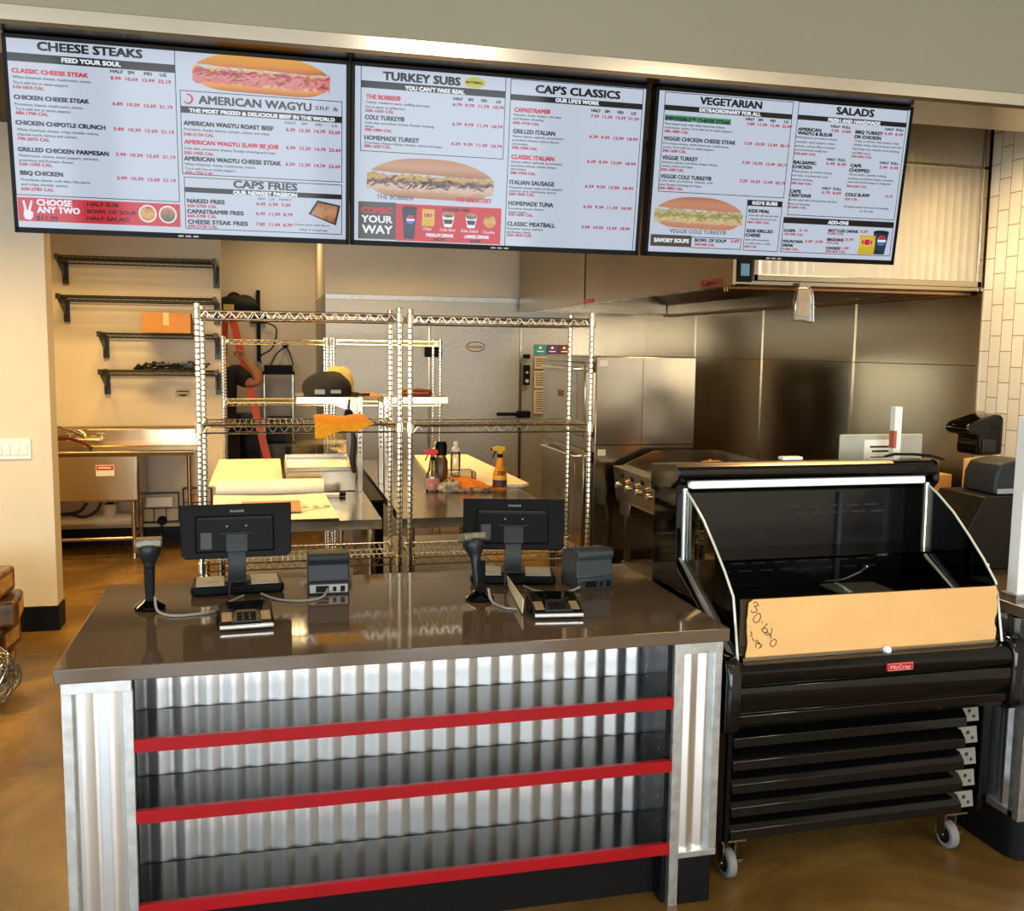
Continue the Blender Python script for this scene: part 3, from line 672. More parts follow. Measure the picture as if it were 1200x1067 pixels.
# shelving bay
SX0, SX1 = -.372, 1.228
corrugated(SX0+.002, SX1-.002, 3.012, .19, .868, pitch=.0727, amp=.008).build('back_panel', corr, ct)
box(SX0, SX1, 3.014, 3.03, .0, .868).build('backing', blackm, ct)
box(SX0, SX0+.006, 2.792, 3.012, .0, .868).build('side_lining', blackm, ct)
sl = box(SX1-.016, SX1, 2.792, 3.012, .0, .868).build('side_lining', blackm, ct)
q = MB()
for y in (2.84, 2.96):
    for k in range(14): q.cyl((SX1-.0165, y, .26+.04*k), (SX1-.0155, y, .26+.04*k), .0022, n=8)
q.build('peg_holes', galv, sl)
for i, zt in enumerate((.693, .487, .211)):
    sh = box(SX0+.006, SX1-.016, 2.784, 2.998, zt-.03, zt).build('shelf', blackm, ct)
    box(SX0+.002, SX1-.002, 2.766, 2.784, zt-.036, zt+.001).build('red_edge', red, sh, bevel=.001, label='red painted front edge')
box(SX0, SX1, 2.86, 2.88, .0, .17).build('toe_kick', rubber, ct)

# ================================================================ RIGHT HAND COUNTER (its corner shows beside the deli case)
rc = thing('pickup_counter', 'right hand service counter with corrugated metal side and black base, past the deli case', 'counter', (3.0, 3.0, 0))
box(2.555, 3.70, 2.775, 4.5, .15, .87).build('core', blackm, rc)
MB().prism([(2.60, 2.745), (3.72, 2.745), (3.72, 3.75), (2.525, 3.75), (2.525, 2.82), (2.531, 2.785), (2.55, 2.758), (2.573, 2.748)], 'z', 0, .15).build('base', rubber, rc, bevel=.004)
corrugated(2.80, 3.72, 2.553, .175, .86, axis='y', amp=.016, pitch=.075).build('side_panel', corr, rc)
corrugated(2.60, 3.70, 2.773, .175, .86, amp=.016, pitch=.075).build('front_panel', corr, rc)
MB().box(2.53, 2.60, 2.75, 2.776, .15, .875).box(2.53, 2.556, 2.75, 2.80, .15, .875).box(2.53, 3.72, 2.752, 2.776, .15, .175).box(2.53, 2.556, 2.76, 3.74, .15, .175).build('corner_trim', galv, rc, bevel=.001)
box(2.525, 3.74, 2.735, 4.56, .87, .91).build('worktop', laminate, rc, bevel=.003)
po = thing('screen_post', 'pale upright post standing on the corner of the right hand counter', 'post', (2.63, 2.92, .91))
box(2.575, 2.66, 2.88, 2.96, .91, .925).build('foot', galv, po)
box(2.588, 2.640, 2.89, 2.945, .925, 1.56).build('upright', whitep, po, bevel=.004)
MB().box(2.583, 2.60, 2.876, 2.89, 1.48, 1.50).box(2.583, 2.60, 2.876, 2.89, 1.455, 1.47).build('clip', blackp, po)

# ================================================================ OPEN DELI CASE
D = thing('deli_case', 'black refrigerated open display case on casters with curved glass sides', 'display case', (1.424, 2.745, 0), R(0.4))
dk = dict(parent=D, local=True)
WD = 1.063
# outer shell: tall back cabinet with the slanted shoulder
prof = [(.10, .15), (.70, .15), (.70, 1.30), (.495, 1.30), (.490, 1.03), (.470, 1.0), (.06, .79), (.06, .57), (.10, .55)]
for x in (0.0, WD-.04):
    MB().prism(prof, 'x', x, x+.04).build('end_panel', blackside, bevel=.004, **dk)
MB().box(.04, WD-.04, .66, .70, .15, 1.27).build('rear_panel', blackg, **dk)
MB().box(.04, WD-.04, .10, .66, .56, .62).box(.04, WD-.04, .08, .66, .78, .80).build('deck', blackg, **dk)
can = MB().prism([(.462, 1.318), (.455, 1.33), (.454, 1.352), (.461, 1.366), (.475, 1.374), (.49, 1.375), (.70, 1.352), (.71, 1.342), (.71, 1.27), (.53, 1.28), (.50, 1.30), (.475, 1.312)], 'x', -.012, WD-.005).build('canopy', blackg, bevel=.004, **dk)
MB().prism([(.458, 1.366), (.474, 1.3765), (.49, 1.3775), (.70, 1.3545), (.70, 1.350), (.49, 1.372)], 'x', -.013, WD-.2).build('canopy_cover', mat('canopy cover toned as reflection', (.20, .16, .11), .28, .8), can, local=True)  # brown reflection on the canopy top is put into this colour
MB().prism([(.458, 1.29), (.458, 1.36), (.48, 1.379), (.70, 1.357), (.72, 1.335), (.72, 1.2), (.55, 1.2)], 'x', WD-.02, WD+.008).build('canopy_end_cap', blackg, can, local=True, bevel=.012)
box(.045, WD-.05, .468, .505, 1.286, 1.313).build('light_strip', white_lens, bevel=.006, label='white lamp strip under the canopy', **dk)
# inside: back wall with slots, deck pan, shelf, bottom duct
inn = box(.04, WD-.04, .60, .64, .80, 1.25).build('inner_back', mat('black inner panel', '0b0b0b', .22), **dk)
q = MB(); q2 = MB()
for j in range(2):
    for i in range(5): q.box(.50+.085*i+.03*j, .56+.085*i+.03*j, .597, .601, 1.185-.026*j, 1.192-.026*j)
    for i in range(9): q2.box(.10+.09*i+.03*j, .155+.09*i+.03*j, .597, .601, .972-.03*j, .978-.03*j)
q.build('air_slots', greyp, inn, local=True); q2.build('air_slots', greyp, inn, local=True)
q = MB().box(.72, .735, .585, .602, .80, 1.24).build('shelf_standard', greyp, inn, local=True)
MB().box(.045, WD-.045, .40, .60, 1.028, 1.036).build('glass_shelf', glass('dark shelf glass', (.55, .58, .56), .12), **dk)
MB().prism([(.10, .80), (.59, .86), (.59, .88), (.10, .82)], 'x', .045, WD-.045).build('deck_pan', blackp, **dk)
MB().tube([(.66, .56, .90), (.70, .50, .92), (.74, .45, .96), (.73, .40, .99)], .004).build('loose_wire', chrome, **dk)
MB().box(.60, .82, .36, .5, .90, .906).build('leaflet', mat('clear sleeve', '55524a', .15), **dk)
# side frames and glass
gp = [(.500, 1.285), (.425, 1.250), (.335, 1.196), (.245, 1.125), (.165, 1.056), (.098, .987), (.088, .95), (.052, .79)]
def frame_side(x, name):
    f = MB().tube([(x, .492, 1.285), (x, .487, 1.02), (x, .468, 1.0), (x, .12, .805)], .010, 8).build('glass_frame', alu, bevel=0, **dk)
    gpoly = [(y, z) for y, z in gp] + [(.12, .80), (.478, 1.0), (.497, 1.02)]
    g = MB().prism(gpoly, 'x', x-.003, x+.003).build('side_glass', clear, **dk)
    MB().tube([(x, y-.001, z) for y, z in gp], .0042, 6).build('polished_edge', mat('glass edge', 'c9cbb8', .2, spec=.8), g, local=True)
frame_side(.032, 'l'); frame_side(WD-.026, 'r')
for x in (.012, WD-.028):
    MB().prism([(.472, 1.012), (.492, 1.035), (.10, .80), (.06, .797)], 'x', x, x+.016).build('shoulder_trim', alu, **dk)
MB().box(.045, WD-.04, .068, .074, .80, .985).build('front_glass', clear, **dk)
kp = MB(); n = 24; rn = random.Random(2)
pts = [(.062, .792), (WD-.048, .797)] + [(WD-.050 + rn.uniform(-.006, .004), .797 + .185*k/10) for k in range(1, 10)] + [(WD-.058, .985), (.085, .985), (.068, .975)] + [(.066 + rn.uniform(-.004, .003), .97 - .175*k/10) for k in range(1, 9)]
kp.prism([(x, z) for x, z in pts], 'y', .058, .062)
kpo = kp.build('kraft_cover', kraft, label='brown kraft paper masking the front glass', **dk)
strokes = [[(.30, 1.95), (.55, 2.10), (.85, 1.75), (.40, 1.72)], [(.40, 1.72), (.70, 1.40), (.62, 1.15), (.25, 1.12), (.10, 1.3)],
           [(.75, .95), (.40, .55), (.45, .20), (.80, .15), (1.10, .5), (1.05, .95), (.75, .95)], [(1.25, .2), (1.35, .05)],
           [(1.85, -.05), (1.45, -.45), (1.30, -.62), (1.62, -.95), (1.9, -.8), (1.75, -.5), (1.35, -.5)],
           [(2.3, -.45), (2.35, -.75), (2.15, -1.2), (1.7, -1.05), (1.8, -.85), (2.3, -1.25), (2.2, -1.5)],
           [(2.3, -1.75), (2.75, -1.6), (2.85, -1.95), (2.6, -2.3), (2.25, -2.15), (2.3, -1.75)],
           [(.15, -.7), (.3, -1.0), (.1, -1.2)], [(.35, -1.3), (.45, -1.6)], [(.55, -1.7), (.9, -1.6), (1.1, -2.0), (.8, -1.8), (.75, -2.3)], [(1.0, -1.8), (1.35, -2.1), (1.1, -2.4), (1.25, -2.15)]]
q = MB()
for s_ in strokes:
    P_ = [Vector((.072 + .0345*u, .0575, .905 + .0345*v)) for u, v in s_]; sm = []
    for i in range(len(P_)-1):
        a = P_[max(0, i-1)]; b = P_[i]; c = P_[i+1]; d = P_[min(len(P_)-1, i+2)]
        for k in range(5):
            t = k/5; sm.append(0.5*((2*b) + (c-a)*t + (2*a-5*b+4*c-d)*t*t + (3*b-a-3*c+d)*t**3))
    sm.append(P_[-1]); q.tube(sm, .0014, 5)
q.build('handwriting', ink, kpo, local=True)
MB().box(.05, WD-.045, .05, .078, .786, .796).build('front_glass_rail', steel, **dk)
# front bumper: rounded mouldings with end caps
bp_ = [(.06, .565), (.03, .57), (.012, .59), (.012, .618), (.02, .624), (.012, .63), (.004, .65), (.002, .70), (.006, .712), (.016, .716), (.006, .722), (.0, .735), (.004, .765), (.02, .782), (.06, .786)]
MB().prism(bp_, 'x', .02, WD-.02).build('bumper', blackg, bevel=.002, **dk)
for x0, x1 in ((-.028, .022), (WD-.022, WD+.03)):
    MB().prism([(.16, .55), (.02, .555), (-.006, .58), (-.010, .76), (.01, .80), (.04, .81), (.16, .81)], 'x', x0, x1).build('bumper_end_cap', blackg, bevel=.012, seg=3, **dk)
bd = MB().box(.545, .645, -.006, .004, .735, .762).build('badge', mat('red badge', 'a01420', .35), bevel=.002, **dk)
q = MB(); add_text(q, 'McCray', .557, .742, .076, .013, lambda u, v, k: (u, -.0066, v)); q.tube([(.549, -.0065, .7375), (.641, -.0065, .7375), (.641, -.0065, .7595), (.549, -.0065, .7595)], .0006, 4, True)
q.build('badge_lettering', mat('badge white', 'd8b8b0', .4), bd, local=True)
MB().lathe([(0.0, -.012), (.010, -.010), (.014, -.004), (.014, .006)], (.578, .045, .792), 14, 'y').build('glass_stop', mat('clear knob', 'd8dadb', .15), **dk)
# louvred front
MB().box(.05, .90, .13, .14, .16, .56).build('louver_backing', rubber, **dk)
for i in range(5):
    z = .165 + .0795*i
    MB().prism([(.075, z+.002), (.078, z+.032), (.118, z+.070), (.125, z+.066), (.086, z+.028), (.083, z)], 'x', .045, WD-.125).build('louver', blackg, bevel=.001, **dk)
    br = MB().prism([(WD-.135, z+.064), (WD-.060, z+.064), (WD-.052, z+.004), (WD-.11, z+.004)], 'y', .105, .109).build('louver_bracket', mat('grey bracket', '77736a', .5), **dk)
    MB().cyl((WD-.095, .1035, z+.043), (WD-.095, .106, z+.043), .007, n=10).build('bolt_hole', ink, br, local=True)
    MB().cyl((WD-.075, .1035, z+.022), (WD-.075, .106, z+.022), .006, n=10).build('bolt_hole', ink, br, local=True)
MB().box(.10, WD-.10, .12, .66, .145, .16).box(.03, .045, .09, .12, .15, .56).build('chassis', blackp, **dk)
def caster(x, y):
    c = MB().lathe([(.0, -.016), (.044, -.016), (.050, -.011), (.050, .011), (.044, .016), (0, .016)], (x, y, .05), 24, 'x').build('caster', mat('grey caster tyre', '6f6e6c', .5), **dk)
    MB().lathe([(0, -.0185), (.030, -.0185), (.034, -.012), (.034, .012), (.030, .0185), (0, .0185)], (x, y, .05), 20, 'x').build('hub', blackp, c, local=True)
    MB().box(x-.024, x-.020, y-.012, y+.03, .04, .135).box(x+.020, x+.024, y-.012, y+.03, .04, .135).box(x-.024, x+.024, y-.02, y+.035, .13, .137).box(x-.045, x+.045, y-.04, y+.045, .139, .146).cyl((x, y+.01, .135), (x, y+.01, .141), .02).cyl((x-.026, y, .05), (x+.028, y, .05), .006).build('fork', steel, c, local=True)
    MB().box(x+.02, x+.05, y-.012, y-.004, .05, .062).build('brake_pedal', steel, c, local=True)
for x, y in ((.075, .15), (WD-.115, .15), (.075, .60), (WD-.115, .60)): caster(x, y)
# things lying on the canopy
sb = thing('back_board', 'grey board with a white paper label standing behind the deli case canopy', 'board', (2.44, 3.53, .91))
box(2.25, 2.635, 3.52, 3.532, .91, 1.447).build('panel', mat('grey laminate board', 'a9a595', .55, noise=(14, .07)), sb, bevel=.01)
lb = box(2.36, 2.525, 3.516, 3.52, 1.28, 1.425).build('paper_label', paper, sb)
q = MB(); q.box(2.385, 2.50, 3.5152, 3.516, 1.392, 1.400).box(2.395, 2.49, 3.5152, 3.516, 1.374, 1.382)
for k in range(3): q.box(2.39, 2.50-.01*k, 3.5152, 3.516, 1.352-.012*k, 1.356-.012*k)
q.cyl((2.374, 3.515, 1.335), (2.374, 3.516, 1.335), .013)
q.build('label_print', greyp, lb)
stk = thing('level_stick', 'cream square stick with a red mark standing in front of the grey board', 'stick', (2.44, 3.44, 1.36))
box(2.423, 2.455, 3.415, 3.445, 1.36, 1.565).build('stick', whitep, stk)
box(2.4225, 2.435, 3.4145, 3.4455, 1.40, 1.47).build('red_mark', mat('faded red print', 'b4583c', .6), stk)
tag(MB().tube([(2.36, 3.38, 1.372), (2.40, 3.37, 1.382), (2.45, 3.32, 1.386), (2.475, 3.24, 1.388), (2.485, 3.19, 1.380)], .006, 6).build('power_cord', cablek), 'black cord draped across the right end of the deli canopy', 'cord')
tag(MB().box(1.86, 1.945, 3.28, 3.32, 1.374, 1.388).build('marker_pen', whitep, bevel=.005), 'small white plastic piece lying on the deli case canopy', 'plastic piece')
# ================================================================ MENU SCREENS
TT = R(7.2)
tvw = screen_mat('screen white', 'ccd7e8', .80)
INK = {'K': screen_mat('screen black', '0a0a0c', .3), 'k': screen_mat('screen black small', '15151a', .3), 'D': screen_mat('screen dark grey', '3c3e46', .5), 'g': screen_mat('screen grey', '6c7078', .5),
       'R': screen_mat('screen red', 'dc1c30', .75), 'r': screen_mat('screen red small', 'cf3350', .7), 'W': screen_mat('screen white type', 'eef2fa', .85), 'w': screen_mat('screen white type small', 'e6dada', .8),
       'N': screen_mat('screen green type', '0f2f22', .4), 'n': screen_mat('screen green', '4fae7c', .6), 'G': screen_mat('screen taupe', '5d564c', .55), 'Y': screen_mat('screen yellow', 'd9d430', .7)}
WORDS = {'K': 'black_lettering', 'k': 'small_black_lettering', 'D': 'dark_grey_lettering', 'g': 'grey_lettering', 'R': 'red_lettering', 'r': 'price_lettering', 'W': 'white_lettering', 'w': 'small_white_lettering', 'N': 'green_lettering'}
bun = food('pictured bun', [(0, 'b85a14'), (.35, 'e8962c'), (.75, 'f0ac48'), (1, 'd8801c')], .8, nscale=12, nmix=.2)
beef = food('pictured roast beef', [(0, 'f6c8a0'), (.18, 'd8746c'), (.5, 'e88f88'), (.62, 'b8403c'), (.8, 'e8a48c'), (1, 'e8d050')], .8, nscale=55, nmix=1.0)
bunp = food('pictured pale bun', [(0, 'b07a58'), (.5, 'd8a684'), (1, 'c8906c')], .75, nscale=14, nmix=.2)
turk = food('pictured turkey', [(0, 'd8b8a0'), (.35, 'e4c8b4'), (.48, '5a2c2c'), (.60, 'a08068'), (.72, 'd8b068'), (1, 'c89858')], .75, nscale=60, nmix=.7)
vegg = food('pictured veggie filling', [(0, 'e0b88c'), (.35, 'e4d4a0'), (.55, '9aa058'), (.7, 'd8c898'), (1, 'c0a878')], .75, nscale=55, nmix=.8)
bunv = food('pictured veggie bun', [(0, 'd0906c'), (.5, 'd89878'), (1, 'c07c5c')], .75, nscale=14, nmix=.2)
bowlm = food('pictured soup', [(0, 'd89030'), (.5, 'e8c070'), (1, 'c06020')], .75, nscale=90, nmix=1.2)
saladm = food('pictured salad', [(0, '4a6a30'), (.4, '7a8a50'), (.6, 'd08070'), (1, 'c8b088')], .7, nscale=90, nmix=1.2)
friesm = food('pictured fries', [(0, 'a85a30'), (.5, 'd8a478'), (1, 'c07a50')], .7, nscale=120, nmix=1.2)
chipm = food('pictured snack bag', [(0, 'e8b828'), (.45, 'e8c838'), (.55, 'f0d850'), (1, 'e8c030')], .75, nscale=10, nmix=.2)
cupm = food('pictured cup', [(0, '1c3448'), (.5, '33506a'), (1, '20384c')], .6, nscale=8, nmix=.3)
SCR = []
def menu_screen(cx, label):
    t = bpy.data.objects.new('menu_screen', None); C.objects.link(t)
    t.location = (cx, 3.2, 2.375); t.rotation_euler = (TT, 0, 0)
    t['label'] = label; t['category'] = 'screen'; t['group'] = 'menu screens hanging under the bulkhead'
    WM[t.name] = Matrix.Translation((cx, 3.2, 2.375)) @ Matrix.Rotation(TT, 4, 'X')
    w, h = .4895, .276
    box(-w, w, .0, .045, -h, h).build('housing', blackp, t, local=True, bevel=.003)
    MB().box(-w, -w+.011, -.006, .0, -h, h).box(w-.011, w, -.006, .0, -h, h).box(-w, w, -.006, .0, h-.011, h).box(-w, w, -.006, .0, -h, -h+.016).build('bezel', blackp, t, local=True)
    box(-w+.01, w-.01, -.003, .002, -h+.015, h-.01).build('display', tvw, t, local=True)
    q = MB(); 
    for k in range(3): q.box(-.03+.022*k, -.014+.022*k, -.0066, -.0058, -h+.005, -h+.010)
    q.build('bezel_mark', greyl, t, local=True)
    MB().box(-.20, .20, .045, .09, -.1, .15).box(-.03, .03, .05, .09, .1, .297).build('mount', blackm, t, local=True)
    SCR.append(t); return t
menu_screen(-.229, 'menu screen headed CHEESE STEAKS, with a roast beef sandwich picture and red lunch banner')
menu_screen(.755, 'menu screen headed TURKEY SUBS, with a red combo banner along its bottom')
menu_screen(1.759, 'menu screen headed VEGETARIAN and SALADS, nearest the tiled wall')
YL = {'fill': -.0042, 'fill2': -.0046, 'img': -.005, 'img2': -.0054, 'img3': -.0058, 'txt': -.0062}
def polyf(mb, pts, y): mb.face([(a/1000, y, b/1000) for a, b in pts])
def band(t, x0, z0, x1, z1, y): mb = MB(); rect(mb, x0, z0, x1, z1, y); mb.build('black_band', INK['K'], t, local=True)
def rect(mb, x0, z0, x1, z1, y): polyf(mb, [(x0, z0), (x1, z0), (x1, z1), (x0, z1)], y)
def frame(mb, x0, z0, x1, z1, y, w=2.2):
    rect(mb, x0, z0, x1, z0+w, y); rect(mb, x0, z1-w, x1, z1, y); rect(mb, x0, z0+w, x0+w, z1-w, y); rect(mb, x1-w, z0+w, x1, z1-w, y)
def ellp(cx, cz, a, b, n=28, pw=2.0):
    out = []
    for i in range(n):
        c_, s_ = math.cos(2*math.pi*i/n), math.sin(2*math.pi*i/n)
        out.append((cx + a*math.copysign(abs(c_)**(2/pw), c_), cz + b*math.copysign(abs(s_)**(2/pw), s_)))
    return out
for i, t in enumerate(SCR):
    for r, s, x, z, w, cap, col in TVT:
        if 'ABCDEF'.index(r)//2 != i: continue
        bold = {'K': .0018 if cap > 15 else .0011, 'W': .0012, 'D': .0014 if cap > 15 else .0009, 'R': .0011, 'k': .0007, 'r': .0007, 'N': .0009, 'g': .0003, 'w': .0004}.get(col, 0)
        mb = MB(); add_text(mb, s, x/1000, z/1000, w/1000, cap/1000, lambda u, v, k: (u, YL['txt'] - .00002*k, v), bold)
        nm = 'menu_heading' if cap > 15 else 'band_lettering' if col == 'W' else 'column_heading' if col == 'k' else 'caption_lettering' if col == 'w' else 'item_description' if col == 'g' else 'calorie_line' if s.endswith('CAL') else 'price_row' if col == 'r' else 'item_name'
        mb.build(nm, INK[col], t, local=True)
    fm_ = MB(); rb = MB(); gb = MB()
    if i == 0:
        frame(fm_, -480, -168, -22, 268, YL['fill'])
        band(t, -479, 203, -23, 226, YL['fill2'])
        rect(rb, -477, -242, -22, -174, YL['fill'])
        rect(fm_, -294.6, -238, -293.4, -178, YL['img'])
        frame(fm_, -12, -85, 467, 157, YL['fill']); frame(fm_, -8, -246, 467, -92, YL['fill'])
        band(t, -10, 93, 465, 112, YL['fill2']); band(t, -6, -137, 465, -122, YL['fill2'])
    if i == 1:
        frame(fm_, -461, 14, 1, 268, YL['fill']); frame(fm_, 16, -262, 470, 264, YL['fill'])
        band(t, -459, 203, 0, 224, YL['fill2']); band(t, 18, 199, 468, 217, YL['fill2'])
        rect(gb, -466, -255, -346, -139, YL['fill']); rect(rb, -346, -257, 2, -141, YL['fill'])
    if i == 2:
        frame(fm_, -458, -60, 17, 262, YL['fill']); frame(fm_, 37, -116, 470, 265, YL['fill']); frame(fm_, 24, -245, 470, -123, YL['fill'])
        frame(fm_, -322, -243, -131, -205, YL['fill']); frame(fm_, -122, -245, 14, -72, YL['fill'])
        band(t, -456, 204, 15, 221, YL['fill2']); band(t, 39, 206, 468, 222, YL['fill2']); band(t, 24, -144, 470, -124, YL['fill2']); band(t, -122, -91, 14, -71, YL['fill2'])
        rect(gb, -472, -241, -320, -202, YL['fill'])
        n_ = MB(); rect(n_, -453, 172, -211, 190, YL['fill2']); n_.build('green_highlight', INK['n'], t, local=True)
    fm_.build('rule_lines', INK['k'], t, local=True);
    if rb.v: rb.build('red_banner', INK['R'], t, local=True)
    if gb.v: gb.build('taupe_block', INK['G'], t, local=True)
def picture(t, name, m, pts, y): mb = MB(); polyf(mb, pts, y); return mb.build(name, m, t, local=True)
def sandwich(t, x0, x1, z0, z1, bm_, fmat, fold):
    w = x1-x0; h = z1-z0; rn = random.Random(int(x0)); n = 40
    bot = [(x0+w*(.01+.98*k/n), z0+h*(.30 - .28*(1-abs(2*k/n-1)**7)) - h*.05*k/n) for k in range(n+1)]
    picture(t, 'pictured_sandwich', bm_[0], bot + [(x1, z0+h*.34), (x0, z0+h*.36)], YL['img'])
    up = [(x0 - w*.005 + w*1.01*k/n, z0 + h*(.58 + rn.uniform(-.04, .05)) - h*.04*k/n) for k in range(n+1)]
    dn = [(x0 - w*.004 + w*1.008*k/n, z0 + h*(.19 + rn.uniform(-.04, .04)) - h*.04*k/n) for k in range(n, -1, -1)]
    picture(t, 'pictured_filling', fmat[0], up+dn, YL['img2'])
    mb = MB()
    for k in range(46):
        cx = x0 + w*(.03+.94*rn.random()); cz = z0 + h*(.24+.26*rn.random()); a = rn.uniform(-.5, .9); L_ = w*rn.uniform(.02, .05); q = h*rn.uniform(.012, .03)
        polyf(mb, [(cx-L_*math.cos(a), cz-L_*math.sin(a)), (cx, cz-q), (cx+L_*math.cos(a), cz+L_*math.sin(a)), (cx, cz+q*1.6)], YL['img3'])
    mb.build('pictured_folds', fold, t, local=True)
    top = [(x0+w*(.025+.965*k/n), z0+h*(.57 + .43*(1-abs(2*min(1, (k/n)*.96+.02)-1)**2.6)**.8 - .04*k/n - .06*max(0, k/n-.6))) for k in range(n+1)]
    picture(t, 'pictured_bun_top', bm_[0], top + [(x0+w*.8, z0+h*.55), (x0+w*.5, z0+h*.59), (x0+w*.2, z0+h*.60)], YL['img3'] - .0001)
sandwich(SCR[0], 27, 427, 162, 277, bun, beef, screen_mat('pictured beef fold', 'b04a48', .7))
sandwich(SCR[1], -438, -30, -122, 4, bunp, turk, screen_mat('pictured turkey fold', '6a4238', .6))
sandwich(SCR[2], -464, -136, -178, -70, bunv, vegg, screen_mat('pictured filling fold', 'b8985a', .7))
def ring(t, name, m, cx, cz, r, y, w=1.4):
    mb = MB(); o_ = ellp(cx, cz, r, r); i_ = ellp(cx, cz, r-w, r-w); n = len(o_)
    mb.add([(a/1000, y, b/1000) for a, b in o_+i_], [(k, (k+1) % n, n+(k+1) % n, n+k) for k in range(n)]); mb.build(name, m, t, local=True)
for nm, m_, cx in (('pictured_soup_bowl', bowlm, -116), ('pictured_salad_bowl', saladm, -58)):
    picture(SCR[0], nm, m_[0], ellp(cx, -206, 23, 23), YL['img']); ring(SCR[0], 'bowl_rim', INK['W'], cx, -206, 26, YL['img2'], 4)
# two finger hand sign
mb = MB()
for pts in ([(-463, -225), (-459, -236), (-444, -238), (-437, -228), (-436, -216), (-447, -210), (-461, -211)], [(-459, -213), (-464, -184), (-458, -182), (-452, -212)], [(-450, -211), (-441, -181), (-436, -184), (-443, -213)]): polyf(mb, pts, YL['img'])
mb.build('hand_sign', INK['W'], SCR[0], local=True)
mb = MB(); n = 20
for k in range(n): 
    a0, a1 = R(-150 + 260*k/n), R(-150 + 260*(k+1)/n); w0, w1 = 3+3*math.sin(math.pi*k/n), 3+3*math.sin(math.pi*(k+1)/n)
    polyf(mb, [(11+15*math.cos(a0), 133+15*math.sin(a0)), (11+15*math.cos(a1), 133+15*math.sin(a1)), (11+(15-w1)*math.cos(a1), 133+(15-w1)*math.sin(a1)), (11+(15-w0)*math.cos(a0), 133+(15-w0)*math.sin(a0))], YL['img'])
mb.build('round_red_emblem', INK['R'], SCR[0], local=True)
picture(SCR[0], 'pictured_fries_box', INK['D'], [(362, -186), (390, -143), (462, -156), (448, -218)], YL['img'])
picture(SCR[0], 'pictured_fries', friesm[0], [(370, -186), (393, -150), (454, -160), (443, -211)], YL['img2'])
picture(SCR[1], 'yellow_oval', INK['Y'], ellp(-101, 242, 34, 16), YL['img'])
def cup(t, x0, x1, z0, z1):
    w = x1-x0; b = picture(t, 'pictured_cup', cupm[0], [(x0+w*.16, z0), (x1-w*.16, z0), (x1, z1), (x0, z1)], YL['img'])
    picture(t, 'cup_rim', INK['k'], ellp((x0+x1)/2, z1, w*.5, w*.09), YL['img2'])
    cx, cz, r = (x0+x1)/2+w*.08, z0+(z1-z0)*.62, w*.27
    picture(t, 'cup_emblem', INK['W'], ellp(cx, cz, r, r), YL['img2'])
    picture(t, 'cup_emblem_top', INK['R'], [p for p in ellp(cx, cz, r*.98, r*.98, 40) if p[1] > cz+r*.1-(p[0]-cx)*.0], YL['img3'])
    picture(t, 'cup_emblem_bottom', mat('screen blue', '1a4a9a', .3, emit=.5), [p for p in ellp(cx, cz, r*.98, r*.98, 40) if p[1] < cz-r*.3], YL['img3'])
def chips(t, x0, x1, z0, z1):
    w = x1-x0; h = z1-z0
    picture(t, 'pictured_snack_bag', chipm[0], [(x0, z0), (x1-w*.06, z0), (x1, z0+h*.2), (x1-w*.03, z0+h*.8), (x1, z1), (x0+w*.04, z1), (x0+w*.06, z0+h*.5)], YL['img'])
    picture(t, 'snack_bag_emblem', INK['R'], ellp((x0+x1)/2, z0+h*.64, w*.33, h*.16), YL['img2'])
    ring(t, 'snack_bag_ring', INK['W'], (x0+x1)/2, z0+h*.64, w*.2, YL['img3'])
cup(SCR[1], -327, -278, -250, -152); chips(SCR[1], -263, -220, -208, -154)
cup(SCR[2], 390, 454, -240, -160); chips(SCR[2], 333, 403, -241, -174)
for nm, x0, x1, z0, z1, m_ in (('pictured_slaw_cup', -196, -154, -208, -160, saladm), ('pictured_salad_cup', -119, -79, -208, -162, saladm)):
    w = x1-x0
    picture(SCR[1], nm, INK['W'], [(x0+w*.2, z0), (x1-w*.2, z0), (x1, z1-10), (x0, z1-10)], YL['img']); picture(SCR[1], 'cup_content', m_[0], ellp((x0+x1)/2, z1-9, w*.5, 9), YL['img2'])
    picture(SCR[1], 'cup_label', INK['D'], [(x0+w*.22, z0+10), (x1-w*.22, z0+10), (x1-w*.12, z0+24), (x0+w*.12, z0+24)], YL['img2'])
picture(SCR[1], 'pictured_cookie', bowlm[0], ellp(-37, -185, 21, 21), YL['img'])

